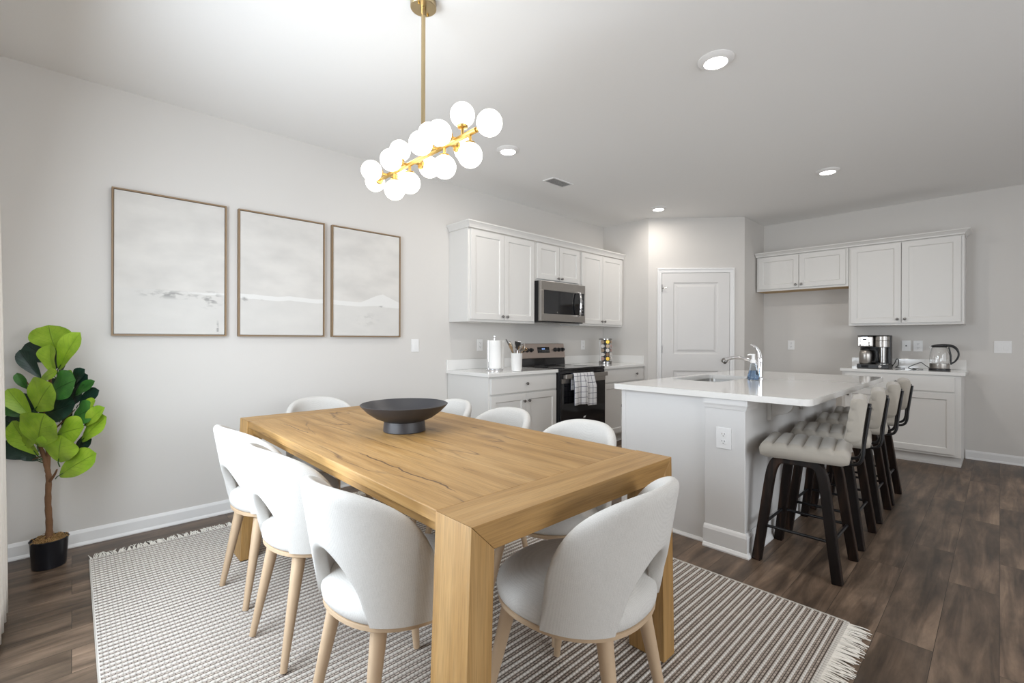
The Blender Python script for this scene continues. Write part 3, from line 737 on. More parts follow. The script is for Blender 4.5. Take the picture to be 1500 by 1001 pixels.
for r in range(3):
    for c in range(12):
        if 4 < c < 8 and r == 2: continue
        m.fbox(FC, 3.870 + c * .0155, 3.878 + c * .0155, .068 + r * .017, .074 + r * .017, .003, .0034)
m.build('button_print', mat('pale button print', (.22, .22, .22), .5), t)
for ux in (3.625, 3.690, 3.755, 4.165, 4.230, 4.295):
    m = MB().lathe([(.025, 0), (.025, .006), (.019, .008), (.017, .028), (.0001, .029)], FC.p(ux, .095, .0003), 18, FC.N); m.build('knob', M_BLACK, t)
MB().fbox(FO, x0 + .002, x1 - .002, .828, .8935, .0004, .018).build('front_strip', M_BLACKGL, t, bevel=.002)
d = MB().fbox(FO, x0 + .004, x1 - .004, .205, .826, .0004, .030).build('oven_door', M_BLACKGL, t, bevel=.003)
MB().fbox(FO, x0 + .004, x1 - .004, .768, .815, .0301, .032).build('door_trim', M_STEEL, d)
h = MB().fbox(FO, 3.60, 4.315, .818, .862, .058, .078); h.fbox(FO, 3.61, 3.635, .815, .855, .0185, .058); h.fbox(FO, 4.28, 4.305, .815, .855, .0185, .058)
h.build('oven_handle', M_STEEL, d, bevel=.004)
m = MB(); m.lathe([(.011, 0), (.011, .0012)], FO.p(3.957, .395, .0302), 16, FO.N, sx=1.5, sy=.8)
m.add([FO.p(3.935, .386, .0305), FO.p(3.980, .405, .0305), FO.p(3.984, .411, .0305), FO.p(3.935, .392, .0305)], [(0, 1, 2, 3)])
m.build('logo', M_PLATE, d)
MB().fbox(FO, x0 + .004, x1 - .004, .055, .195, .0004, .026).build('storage_drawer', M_BLACKGL, t, bevel=.003)

# towel over the oven handle
def towel():
    m = MB(); nu, nv = 26, 40; rings = []
    wx0, wx1 = 3.705, 4.045; yh = yf - .068; zt = .862
    for i in range(nu + 1):
        u = i / nu; row = []
        for j in range(nv + 1):
            v = j / nv                     # 0: back bottom, top of the bar, 1: front bottom
            tt = v * 1.55 - 0.55           # back part is shorter
            fold = .008 * math.sin(u * 2 * PI * 2.2 + .6) + .004 * math.sin(u * 17)
            if u > .56: fold += .006
            if abs(tt) < .05:
                a = tt / .05 * PI / 2; y = yh - .0155 * math.sin(a) ; z = zt + .004 + .004 * math.cos(a)
                spread = 0
            else:
                dpt = (abs(tt) - .05); z = zt - dpt * .335; sgn = 1 if tt > 0 else -1
                k = min(1, dpt * 3)
                y = yh - sgn * .0155 - (fold * k if sgn > 0 else -abs(fold) * .3 * k) - (.010 * k if sgn > 0 else 0)
                spread = k
            x = wx0 + (wx1 - wx0) * u + (.012 * spread * (u - .4)) + (.02 * spread * u if tt > 0 else 0)
            if tt > .05 and u > .58: z -= .022 * min(1, (tt - .05) * 4)
            if .54 < u < .58 and tt > .05: y += .006
            row.append((x, y, z))
        rings.append(row)
    m.loft(rings, closed=False)
    o = m.build('dish_towel', M_TOWEL)
    me = o.data; uvl = me.uv_layers.new(name='UVMap'); n = nv + 1
    for lp in me.loops:
        i, j = divmod(lp.vertex_index, n); uvl.data[lp.index].uv = (i / nu, j / nv * 1.55)
    md = o.modifiers.new('thickness', 'SOLIDIFY'); md.thickness = .003; md.offset = 0
    return tag(o, 'white dish towel with navy grid lines hanging on oven handle', 'towel')
towel()

# ---- paper towel holder and roll
c = Vector((2.985, 3.395, .9145))
t = thing('paper_towel_holder', 'chrome paper towel stand on the left counter', 'holder', c)
MB().lathe([(.082, 0), (.084, .004), (.084, .010), (.070, .015), (.0001, .016)], c, 36).build('base', M_CHROME, t)
MB().lathe([(.006, .0162), (.006, .318), (.012, .320), (.016, .330), (.012, .342), (.0001, .345)], c, 16).build('pole', M_CHROME, t)
MB().tube(crom([c + Vector((-.078, .0, .012)), c + Vector((-.080, 0, .2)), c + Vector((-.080, 0, .29))], 4), .003, 8).build('tension_arm', M_CHROME, t)
m = MB(); m.lathe([(.020, 0), (.071, 0), (.071, .275), (.020, .275), (.020, 0)], c + Vector((0, 0, .017)), 40)
a0 = c + Vector((0, 0, .017)); pts = []
for k in range(8):
    an = -0.9 + k * .06; r = .072 + k * .0018; pts.append((a0.x + r * math.cos(an) + k * .003, a0.y + r * math.sin(an) - 0.000 * k))
m.loft([[(x, y, a0.z + .001) for x, y in pts], [(x, y, a0.z + .274) for x, y in pts]], closed=False)
tag(m.build('paper_towel_roll', M_PAPER), 'white paper towel roll on the chrome stand', 'paper towel')
# ---- utensil crock
c = Vector((3.065, 3.165, .9145))
tag(MB().lathe([(.040, 0), (.045, .003), (.050, .03), (.054, .165), (.056, .172), (.052, .172), (.049, .16), (.045, .03), (.0001, .012)], c, 36).build('utensil_crock', M_CERAM), 'white ceramic crock full of cooking utensils', 'crock')
def utensil(kind, bx, by, tx, ty, h, label, material):
    b = c + Vector((bx, by, .016)); e = c + Vector((tx, ty, h)); d = (e - b).normalized()
    t = thing('cooking_utensil', label, 'utensil', b, 'utensils in the white crock')
    MB().tube([b, b.lerp(e, .5), e], [.0045, .0045, .0055], 8).build('handle', material, t)
    m = MB()
    if kind == 'spoon': m.lathe([(.005, 0), (.016, .012), (.026, .035), (.024, .06), (.010, .078), (.0001, .082)], e, 14, d, sy=.35)
    elif kind == 'turner':
        q = d.to_track_quat('Z', 'Y'); pr = [(-.010, 0), (.010, 0), (.034, .022), (.036, .085), (-.036, .085), (-.034, .022)]
        m.prism([e + q @ Vector((x, -.002, z)) for x, z in pr], q @ Vector((0, .004, 0)))
    elif kind == 'ladle': m.lathe([(.004, -.03), (.018, -.024), (.030, -.006), (.032, .008), (.029, .008), (.025, -.004), (.0001, -.02)], e + Vector((.012, -.012, .02)), 18, (0.4, -.5, .75))
    elif kind == 'whisk':
        q = d.to_track_quat('Z', 'Y')
        for k in range(5):
            a = PI * k / 5; pts = []
            for j in range(13):
                s = PI * j / 12; r = .027 * math.sin(s) ** .8 * (1 if True else 1)
                sg = 1
                pts.append(e + q @ Vector((r * math.cos(a), r * math.sin(a), .09 * j / 12)))
            m.tube(pts, .0012, 5)
            pts = [e + q @ Vector((-.027 * math.sin(PI * j / 12) ** .8 * math.cos(a), -.027 * math.sin(PI * j / 12) ** .8 * math.sin(a), .09 * j / 12)) for j in range(13)]
            m.tube(pts, .0012, 5)
    m.build('head', material, t)
utensil('turner', .030, -.022, -.052, .038, .225, 'dark turner leaning furthest left in the white crock', M_BLACK)
utensil('spoon', .030, -.004, -.048, .010, .190, 'bronze spoon leaving the crock on the left below the dark turner', M_COPPER)
utensil('spoon', .006, -.034, -.014, .044, .210, 'grey steel spoon at the back of the crock', M_GREYM)
utensil('turner', -.010, .0, .012, .004, .200, 'shiny steel turner standing tallest in the crock', M_CHROME)
utensil('ladle', -.030, .022, .050, -.036, .200, 'bronze ladle leaning right in the crock over the range', M_COPPER)
utensil('whisk', -.022, .034, .014, -.036, .185, 'wire whisk at the front of the crock', M_GREYM)
# ---- pod rack
c = Vector((4.875, 3.425, .9145))
t = thing('pod_carousel', 'chrome round carousel rack of coffee pods in the corner', 'pod rack', c)
MB().lathe([(.080, 0), (.084, .004), (.084, .030), (.078, .034), (.0001, .035)], c, 36).build('base', M_DSTEEL, t)
MB().lathe([(.050, .036), (.050, .30)], c, 16).build('core', M_BLACK, t)
MB().lathe([(.070, .300), (.082, .303), (.082, .312), (.07, .316), (.0001, .318)], c, 36).build('top_cap', M_DSTEEL, t)
toc = Vector((-c.x, -c.y, 0)).normalized(); a00 = math.atan2(toc.y, toc.x)
m = MB()
for k in range(8):
    a = a00 + (k + .5) * PI / 4; p = c + Vector((.080 * math.cos(a), .080 * math.sin(a), 0))
    m.tube([p + Vector((0, 0, .034)), p + Vector((0, 0, .303))], .0014, 6)
m.build('wire_rail', M_DSTEEL, t)
lid_m = {'gold': mat('gold foil lid', (.62, .40, .06), .35, .8), 'white': mat('white foil lid', (.74, .70, .66), .4), 'tan': mat('tan foil lid', (.40, .30, .21), .4, .3), 'brown': mat('brown foil lid', (.16, .09, .05), .4, .3), 'pink': mat('rose foil lid', (.50, .33, .30), .4, .3)}
cols = [[('tan', 'white', 'tan', 'white', 'pink')[r] for r in range(5)], [('gold', 'tan', 'white', 'brown', 'gold')[r] for r in range(5)], [('tan', 'pink', 'pink', 'white', 'white')[r] for r in range(5)]]
rown = ['bottom row', 'second row from bottom', 'middle row', 'second row from top', 'top row']; coln = ['left column', 'middle column', 'right column']
cup_me = None
for ci, da in enumerate((-.46, .35, 1.14)):
    a = a00 + da; dr = Vector((math.cos(a), math.sin(a), 0))
    for r in range(5):
        cc = c + dr * .041 + Vector((0, 0, .064 + r * .0525))
        cn = cols[ci][4 - r]
        p = thing('coffee_pod', '%s-lidded coffee pod in the %s, %s of the pod rack' % (cn, coln[ci], rown[r]), 'coffee pod', cc, 'coffee pods in the carousel')
        MB().lathe([(.016, 0), (.021, .034)], cc, 16, dr).build('cup', M_PLATE if (r + ci) % 2 else M_BLACK, p)
        MB().lathe([(.0235, .0345), (.0235, .037), (.0001, .0372)], cc, 18, dr).build('lid', lid_m[cn], p)

# ================================================================ kitchen: back wall
xF = B - 0.30
FX = Fr((xF, 0, 0), (0, -1, 0), (0, 0, 1), (-1, 0, 0))
upper('wall_cabinet', FX, -2.165, -1.190, 1.835, 2.272, 0.30, 'short white wall cabinet over the empty fridge gap', -1.683, 1.895, 'wall cabinets on the back wall', raw=True)
upper('wall_cabinet', FX, -1.188, -0.245, 1.381, 2.272, 0.30, 'tall white wall cabinet above the coffee maker and kettle', -0.725, 1.445, 'wall cabinets on the back wall')
cm = crown('', '', [(xF - .0205, 2.170), (xF - .0205, .245), (B - .002, .245)], z0=2.2735, h=.05, proj=.042)
tag(cm.build('crown_moulding', M_CAB), 'white crown moulding on top of the back wall cabinets', 'crown moulding')
FXb = Fr((B - .60, 0, 0), (0, -1, 0), (0, 0, 1), (-1, 0, 0))
base_cab('base_cabinet', FXb, -1.19, -.252, .60, 'white base cabinet below the coffee maker behind the stools', 1, ends=(.03, .045), knob_side='l')
slab('countertop', 'white quartz countertop under the coffee maker and glass kettle', B - .622, B - .001, .225, 1.205, [(B - .021, B - .001, .240, 1.205)])

# ---- coffee maker
c = Vector((6.40, .95, .9145))
t = thing('coffee_maker', 'stainless and black coffee maker with steel carafe on back counter', 'coffee maker', c)
FK = Fr((6.27, 0, .9145), (0, -1, 0), (0, 0, 1), (-1, 0, 0))
y0, y1 = 1.086, .812
MB().fbox(FK, -y0, -y1, 0, .045, -.27, .012).build('base', M_BLACK, t, bevel=.006)
MB().fbox(FK, -y0 + .004, -y1 - .004, .0455, .352, -.27, -.15).build('rear_tower', M_BLACK, t, bevel=.006)
m = MB().fbox(FK, -y0, -.945, .232, .345, -.1495, .0); m.build('brew_head', M_STEEL, t, bevel=.010, segs=3)
m = MB().lathe([(.066, .232), (.066, .296), (.062, .299), (.066, .302), (.066, .345), (.060, .350)], (6.335, .879, c.z), 28); m.build('single_cup_head', M_STEEL, t)
MB().fbox(FK, -y0 + .002, -y1 - .002, .3505, .358, -.26, -.004).build('lid', M_BLACK, t, bevel=.003)
m = MB(); m.fbox(FK, -1.046, -.990, .262, .338, .0003, .003); m.build('button_panel', M_CHROME, t, bevel=.006)
m = MB(); m.lathe([(.014, 0), (.014, .0015)], FK.p(-1.018, .312, .0031), 18, FK.N, sx=1.5, sy=.8); m.build('logo', M_BLACK, t)
for (uu, vv) in ((-1.058, .250), (-.978, .250), (-.982, .275)):
    MB().lathe([(.008, 0), (.008, .003), (.0001, .004)], FK.p(uu, vv, .0003), 12, FK.N).build('button', M_CHROME, t)
m = MB(); m.lathe([(.052, 0), (.058, .01), (.060, .10), (.054, .135), (.040, .150), (.0001, .151)], (6.325, 1.018, c.z + .046), 28); m.build('carafe', M_STEEL, t)
m = MB(); m.lathe([(.042, .1515), (.044, .165), (.030, .180), (.0001, .181)], (6.325, 1.018, c.z + .046), 24); m.build('carafe_lid', M_BLACK, t)
pts = crom([(6.318, .975, c.z + .205), (6.312, .935, c.z + .20), (6.308, .918, c.z + .14), (6.312, .935, c.z + .075), (6.318, .960, c.z + .07)], 6)
MB().tube(pts, .011, 8, flat=(1, .8)).build('carafe_handle', M_BLACK, t)
m = MB(); m.lathe([(.055, 0), (.055, .006), (.045, .008)], (6.33, .879, c.z + .0455), 24); m.build('drip_tray', M_GREYM, t)
m = MB(); m.lathe([(.034, .062), (.036, .225)], (6.36, .879, c.z), 20); m.build('cup_column', M_DSTEEL, t)
m = MB(); m.lathe([(.013, 0), (.015, .004), (.0001, .009)], FK.p(-.885, .022, .0125), 14, FK.N); m.build('dial', M_CHROME, t)
m = MB(); m.fbox(FK, -1.045, -.985, .010, .034, .0122, .0135); m.build('display', M_BLACKGL, t)
pts = crom([(6.50, .812, c.z + .02), (6.46, .785, c.z + .06), (6.45, .770, c.z + .10), (6.47, .755, c.z + .09), (6.47, .760, c.z + .03), (6.44, .775, c.z + .012), (6.46, .70, c.z + .006)], 6)
MB().tube(pts, .004, 6).build('cord', M_BLACK, t)
# ---- kettle
c = Vector((6.40, .425, .9145))
t = thing('glass_kettle', 'glass electric kettle with black handle on steel base', 'kettle', c)
MB().lathe([(.080, 0), (.084, .004), (.084, .014), (.074, .018), (.0001, .0185)], c, 36).build('power_base', M_BLACK, t)
MB().lathe([(.076, .019), (.077, .022), (.077, .068), (.075, .070), (.0001, .0705)], c, 36).build('steel_band', M_STEEL, t)
MB().lathe([(.074, .071), (.078, .10), (.074, .17), (.060, .225), (.056, .232), (.0535, .232), (.0575, .222), (.0715, .17), (.0755, .10), (.0715, .073)], c, 36).build('glass_body', M_GLASS, t)
MB().lathe([(.056, .2325), (.058, .240), (.050, .250), (.0001, .254)], c, 30).build('lid', M_BLACK, t)
pts = crom([c + Vector((0, .062, .243)), c + Vector((0, .02, .252)), c + Vector((0, -.05, .254)), c + Vector((0, -.105, .240)), c + Vector((0, -.136, .195)), c + Vector((0, -.138, .145)), c + Vector((0, -.115, .095)), c + Vector((0, -.085, .070))], 7)
MB().tube(pts, [.008 + .006 * math.sin(PI * min(1, i / (len(pts) * .6))) for i in range(len(pts))], 10, upv=(1, 0, 0)).build('handle', M_BLACK, t)
MB().tube([c + Vector((0, -.070, .235)), c + Vector((0, -.084, .15)), c + Vector((0, -.086, .06))], .007, 8).build('handle_strap', M_BLACK, t)
m = MB(); m.prism([c + Vector((-.008, .055, .215)), c + Vector((.008, .055, .215)), c + Vector((.006, .078, .236)), c + Vector((-.006, .078, .236))], (0, 0, .006)); m.build('spout', M_GLASS, t)
pts = crom([c + Vector((-.06, .055, .008)), c + Vector((-.10, .10, .05)), c + Vector((-.08, .135, .075)), c + Vector((-.07, .19, .05)), c + Vector((-.05, .235, .02)), c + Vector((-.07, .21, .005)), c + Vector((-.09, .17, .005)), c + Vector((-.075, .20, .012)), c + Vector((-.04, .16, .006)), c + Vector((-.06, .12, .006))], 7)
MB().tube(pts, .0035, 6).build('cord', M_BLACK, t)

# ================================================================ island
t = thing('kitchen_island', 'white kitchen island with corner post and panelled end', 'island', (3.78, 1.35, 0))
ix, iy0, iy1, ixe = 2.765, .985, 1.800, 4.83
m = MB().box(ix, ixe, 1.10, iy1, 0.0, .690)
m.box(ix, 3.33, 1.10, iy1, .690, .8785); m.box(4.09, ixe, 1.10, iy1, .690, .8785); m.box(3.33, 4.09, 1.10, 1.355, .690, .8785); m.box(3.33, 4.09, 1.785, iy1, .690, .8785)
m.build('body', M_ISL, t)
m = MB().box(ix - .004, ix + .02, iy1 - .026, iy1 + .004, 0.0, .8785); m.build('corner_strip', M_ISL, t, bevel=.002)
MB().box(ix + .0005, ixe, iy0, 1.0995, 0, .8785).build('bar_wall', M_POST, t)
MB().box(2.737, ix + .10, iy0 - .002, 1.212, 0, .8785).build('corner_post', M_POST, t, bevel=.003)
# cap trim around the post top
def sweep(path, prof, z0):
    n = len(path); rings = []
    for i in range(n):
        def nrm(a, b): d = (Vector(b) - Vector(a)).normalized(); return Vector((d.y, -d.x))
        if i == 0: mm = nrm(path[0], path[1])
        elif i == n - 1: mm = nrm(path[-2], path[-1])
        else:
            a, b = nrm(path[i - 1], path[i]), nrm(path[i], path[i + 1]); mm = (a + b) / (1 + a.dot(b))
        rings.append([Vector((path[i][0] + mm.x * w, path[i][1] + mm.y * w, z0 + z)) for w, z in prof])
    m = MB(); m.loft(rings, True, True, True, False); return m
# plan path runs with the outside on its right-hand side
pth = [(2.7365, 1.2125), (2.7365, .9825), (2.90, .9825)]
sweep(pth, [(0, 0), (.006, .002), (.010, .018), (.016, .030), (.016, .062), (0, .062)], .816).build('cap_trim', M_ISL, t)
pth = [(2.7365, 1.2125), (2.7365, .9825), (ixe, .9825)]
sweep(pth, [(0, 0), (.030, 0), (.030, .008), (.020, .022), (.016, .024), (.016, .105), (.010, .120), (.004, .128), (0, .128)], 0).build('baseboard', M_TRIM, t)
sweep([(ix - .0005, iy1), (ix - .0005, 1.2126)], [(0, 0), (.014, 0), (.014, .006), (.004, .02), (0, .02)], 0).build('shoe_moulding', M_TRIM, t)
for cx in (3.13, 3.80, 4.47):
    m = MB(); m.box(cx - .035, cx + .035, iy0 - .022, iy0 - .0003, .725, .8785)
    prof = [(iy0 - .0225, .745)]
    for k in range(9):
        a = k / 8 * PI / 2; prof.append((iy0 - .045 - .075 * math.sin(a) * 1.0 - .02, .765 + .075 * (1 - math.cos(a)) + .0))
    prof += [(iy0 - .145, .850), (iy0 - .145, .8785), (iy0 - .0225, .8785)]
    m.prism([(cx - .022, y, z) for y, z in prof], (.044, 0, 0))
    m.build('corbel', M_ISL, t, bevel=.002)
FI = Fr((0, iy1, 0), (-1, 0, 0), (0, 0, 1), (0, 1, 0))
for i, (a, b) in enumerate(((-3.30, -2.80), (-4.20, -3.32), (-4.80, -4.22))):
    m = MB(); shaker(m, FI, a, b, .12, .86, .0005); d = m.build('door', M_CAB, t, bevel=.0015); knob(FI, b - .03, .75, .0195, d)
# worktop with a sink cut-out
SX0, SX1, SY0, SY1 = 3.36, 4.06, 1.385, 1.755
def island_top():
    bm = bmesh.new()
    x0, x1, y0, y1, r = 2.700, 4.868, .658, 1.828, .055
    outer = []
    for cx, cy, a0, rr in ((x0 + r, y0 + r, PI, r), (x1 - r, y0 + r, 1.5 * PI, r), (x1 - .01, y1 - .01, 0, .01), (x0 + .01, y1 - .01, .5 * PI, .01)):
        for k in range(9):
            a = a0 + k / 8 * PI / 2; outer.append((cx + rr * math.cos(a), cy + rr * math.sin(a)))
    inner = []
    r = .05
    for cx, cy, a0 in ((SX0 + r, SY0 + r, PI), (SX1 - r, SY0 + r, 1.5 * PI), (SX1 - r, SY1 - r, 0), (SX0 + r, SY1 - r, .5 * PI)):
        for k in range(7):
            a = a0 + k / 6 * PI / 2; inner.append((cx + r * math.cos(a), cy + r * math.sin(a)))
    es = []
    for loop in (outer, inner):
        vs_ = [bm.verts.new((x, y, .8795)) for x, y in loop]
        for i in range(len(vs_)): es.append(bm.edges.new((vs_[i], vs_[(i + 1) % len(vs_)])))
    g = bmesh.ops.triangle_fill(bm, edges=es, use_beauty=True)
    fs = [f for f in g['geom'] if isinstance(f, bmesh.types.BMFace)]
    e = bmesh.ops.extrude_face_region(bm, geom=fs)
    for v in e['geom']:
        if isinstance(v, bmesh.types.BMVert): v.co.z = .914
    bmesh.ops.recalc_face_normals(bm, faces=bm.faces)
    me = bpy.data.meshes.new('island_countertop'); bm.to_mesh(me); bm.free(); me.materials.append(M_QUARTZ)
    o = bpy.data.objects.new('island_countertop', me); COL.objects.link(o)
    md = o.modifiers.new('bevel', 'BEVEL'); md.width = .003; md.segments = 2; md.limit_method = 'ANGLE'; md.angle_limit = math.radians(50)
    return tag(o, 'large white quartz worktop with rounded corner on the island', 'countertop')
island_top()
m = MB(); rings = []
for (g, z) in ((.02, .8790), (0, .8790), (.0, .86), (.008, .72), (.04, .70)):
    ring = []
    a, b, cc, d_ = SX0 - .004 + g * (1 if z < .879 else -1), SX1 + .004 - g * (1 if z < .879 else -1), SY0 - .004 + g * (1 if z < .879 else -1), SY1 + .004 - g * (1 if z < .879 else -1)
    r = .05
    for cx, cy, a0 in ((a + r, cc + r, PI), (b - r, cc + r, 1.5 * PI), (b - r, d_ - r, 0), (a + r, d_ - r, .5 * PI)):
        for k in range(7):
            an = a0 + k / 6 * PI / 2; ring.append((cx + r * math.cos(an), cy + r * math.sin(an), z))
    rings.append(ring)
m.loft(rings, True, False, True, True)
t = thing('kitchen_sink', 'undermount stainless sink in the island worktop', 'sink', (3.71, 1.57, .70))
m.build('basin', M_SINK, t); MB().lathe([(.04, .7005), (.04, .704), (.028, .705), (.0001, .7045)], (3.71, 1.57, 0), 22).build('drain', M_CHROME, t)
# faucet
c = Vector((3.90, 1.295, .9143))
t = thing('kitchen_faucet', 'chrome pull-out faucet with raised lever behind soap bottle', 'faucet', c)
MB().lathe([(.027, 0), (.027, .006), (.021, .012), (.0195, .06), (.0205, .13), (.022, .150), (.017, .168), (.0001, .172)], c, 24).build('body', M_CHROME, t)
sp = crom([c + Vector((-.01, .012, .105)), c + Vector((-.03, .060, .138)), c + Vector((-.05, .125, .160)), c + Vector((-.065, .185, .158)), c + Vector((-.075, .230, .142))], 8)
MB().tube(sp, [.0135] * (len(sp) - 9) + [.0135 + .0006 * k for k in range(9)], 12).build('spout', M_CHROME, t)
d = (sp[-1] - sp[-3]).normalized()
MB().lathe([(.020, 0), (.023, .004), (.023, .022), (.018, .030), (.0001, .031)], sp[-1], 18, d + Vector((0, 0, -.7))).build('spray_head', M_NICKEL, t)
lv = crom([c + Vector((.0, .0, .160)), c + Vector((.002, .008, .205)), c + Vector((-.005, .028, .245)), c + Vector((-.02, .060, .268))], 8)
MB().tube(lv, [.020 - .0125 * i / (len(lv) - 1) for i in range(len(lv))], 10, flat=(.55, 1)).build('lever', M_CHROME, t)
# soap bottle
c = Vector((3.735, 1.285, .9143))
t = thing('soap_dispenser', 'clear soap pump bottle with blue liquid on the island', 'soap bottle', c)
MB().lathe([(.040, 0), (.045, .004), (.046, .012), (.030, .075), (.024, .105), (.022, .118), (.019, .128), (.0165, .128), (.020, .116), (.022, .104), (.028, .074), (.0435, .012), (.038, .004), (.0001, .003)], c, 28).build('bottle', M_PLASTCLR, t)
MB().lathe([(.037, .0045), (.0425, .0125), (.0270, .073), (.0001, .0735)], c, 28).build('liquid', M_SOAP, t)
m = MB(); m.lathe([(.020, .129), (.020, .150), (.013, .156), (.012, .185), (.014, .188), (.014, .196), (.0001, .198)], c, 20); m.tube([c + Vector((0, 0, .191)), c + Vector((-.022, .020, .193)), c + Vector((-.032, .030, .188))], [.006, .0055, .0045], 8)
m.build('pump', M_PLATE, t)

# ================================================================ wall plates
def plate(name, label, F, u, v, w, h, kind, cat):
    t = thing(name, label, cat, F.p(u, v, 0))
    MB().fbox(F, u - w / 2, u + w / 2, v - h / 2, v + h / 2, .0002, .006).build('cover_plate', M_PLATE, t, bevel=.002)
    if kind == 'outlet':
        for dz in (-.021, .021):
            m = MB().lathe([(.0165, 0), (.0165, .002)], F.p(u, v + dz, .0062), 20, F.N, sx=1, sy=.85); o = m.build('socket', M_PLATE, t)
            s = MB(); s.fbox(F, u - .0085, u - .006, v + dz + .0005, v + dz + .009, .0082, .0086); s.fbox(F, u + .006, u + .0085, v + dz + .0005, v + dz + .009, .0082, .0086)
            s.lathe([(.0027, 0), (.0027, .0004)], F.p(u, v + dz - .0075, .0082), 10, F.N); s.build('slot', M_SLOT, o)
    elif kind == 'cable':
        MB().lathe([(.007, 0), (.007, .002), (.004, .003), (.004, .008)], F.p(u, v, .0062), 12, F.N).build('socket', M_SLOT, t)
    else:
        n = kind
        for i in range(n):
            uu = u + (i - (n - 1) / 2) * .046
            MB().fbox(F, uu - .0165, uu + .0165, v - .033, v + .033, .0062, .0085).build('rocker', M_PLATE, t, bevel=.001)
            MB().fbox(F, uu - .0150, uu + .0150, v - .031, v - .0005, .0086, .0105).build('rocker_lower_half', M_PLATE, t)
plate('light_switch', 'white rocker switch plate right of the third picture', FL, 2.293, 1.157, .078, .118, 1, 'light switch')
plate('wall_outlet', 'white outlet behind the paper towel roll', FL, 3.065, 1.157, .075, .118, 'outlet', 'outlet')
plate('wall_outlet', 'white outlet between the range and the pod rack', FL, 4.790, 1.147, .078, .118, 'outlet', 'outlet')
plate('wall_outlet', 'white outlet in the empty fridge gap below the short cabinet', FB, -1.850, 1.153, .078, .118, 'outlet', 'outlet')
plate('cable_jack', 'white plate with one round jack right of coffee maker', FB, -.717, 1.158, .078, .118, 'cable', 'cable jack')
plate('wall_outlet', 'white outlet just left of the glass kettle', FB, -.618, 1.155, .078, .118, 'outlet', 'outlet')
plate('light_switch', 'wide white two-rocker switch plate at far right of back wall', FB, .018, 1.153, .122, .120, 2, 'light switch')
FIs = Fr((2.737, 0, 0), (0, -1, 0), (0, 0, 1), (-1, 0, 0))
plate('wall_outlet', 'white outlet on the island corner post', FIs, -1.101, .648, .085, .122, 'outlet', 'outlet')

# ================================================================ ceiling fittings
def downlight(x, y, label):
    t = thing('recessed_light', label, 'ceiling light', (x, y, CEIL), 'recessed ceiling lights')
    m = MB(); m.lathe([(.092, -.0005), (.092, -.004), (.088, -.007), (.066, -.020), (.060, -.020), (.060, -.0005)], (x, y, CEIL), 40); m.build('trim_ring', M_LAMPTRIM, t)
    MB().lathe([(.0595, -.016), (.0595, -.012)], (x, y, CEIL), 32).build('lens', M_LAMP, t)
    l = area('bulb', (0, 0, -.024), (0, 0, -1), .11, .11, 4.5, (1.0, .93, .85), 'DISK', t)
    return t
downlight(2.533, 1.067, 'recessed ceiling light nearest the camera, largest in view')
downlight(2.535, 2.725, 'recessed ceiling light just right of the globe chandelier')
downlight(4.915, 1.069, 'recessed ceiling light above the bar stools and island end')
downlight(4.915, 2.725, 'recessed ceiling light in front of the pantry corner')
t = thing('air_vent', 'white ceiling air vent beyond the chandelier', 'air vent', (3.405, 2.95, CEIL))
m = MB(); vx0, vx1, vy0, vy1 = 3.26, 3.55, 2.875, 3.020
for bx in ((vx0, vx1, vy0, vy0 + .018), (vx0, vx1, vy1 - .018, vy1), (vx0, vx0 + .018, vy0 + .018, vy1 - .018), (vx1 - .018, vx1, vy0 + .018, vy1 - .018)): m.box(*bx, CEIL - .010, CEIL - .0003)
m.build('frame', M_LAMPTRIM, t, bevel=.002)
MB().box(vx0 + .018, vx1 - .018, vy0 + .018, vy1 - .018, CEIL - .0035, CEIL - .0008).build('duct_shadow', mat('grey duct shade', (.50, .50, .50), .8), t)  # flat grey sheet stands in for the shade behind the slats
for k in range(7):
    y = vy0 + .028 + k * .0150
    m = MB(); m.hexa([(vx0 + .018, y, CEIL - .010), (vx1 - .018, y, CEIL - .010), (vx1 - .018, y + .0015, CEIL - .010), (vx0 + .018, y + .0015, CEIL - .010)],
                     [(vx0 + .018, y + .009, CEIL - .004), (vx1 - .018, y + .009, CEIL - .004), (vx1 - .018, y + .0105, CEIL - .004), (vx0 + .018, y + .0105, CEIL - .004)])
    m.build('slat', M_LAMPTRIM, t)

# ================================================================ chandelier
cx, cy, bz = 1.147, 1.797, 2.038
t = thing('globe_chandelier', 'brass bar chandelier with sixteen lit white globes', 'chandelier', (cx, cy, CEIL))
MB().lathe([(.056, -.030), (.058, -.028), (.058, -.003), (.056, -.0003)], (cx, cy, CEIL), 40).build('canopy', M_BRASS_D, t)
for s in (-1, 1):
    MB().lathe([(.005, 0), (.005, .006), (.0001, .008)], (cx + .036 * s, cy + .02 * s, CEIL - .0305), 12, (0, 0, -1)).build('canopy_screw', M_BRASS, t)
MB().tube([(cx, cy, CEIL - .0305), (cx, cy, bz + .004)], .0095, 16).build('rod', M_BRASS_D, t)
MB().lathe([(.013, -.03), (.013, .0)], (cx, cy, CEIL - .03), 16).build('rod_collar', M_BRASS_D, t)
MB().tube([(cx, 1.415, bz), (cx, 2.175, bz)], .011, 16).build('bar', M_BRASS, t)
arms = [('E', 1.415, (0, -1, 0)), ('E', 2.175, (0, 1, 0))] + [('S', y, (0, 0, 1)) for y in (1.505, 1.745, 2.0)] + [('S', y, (0, 0, -1)) for y in (1.455, 1.63, 1.91, 2.05)] \
     + [('S', y, (-1, 0, 0)) for y in (1.54, 1.675, 1.925, 2.115)] + [('S', y, (1, 0, 0)) for y in (1.60, 1.88, 2.12)]
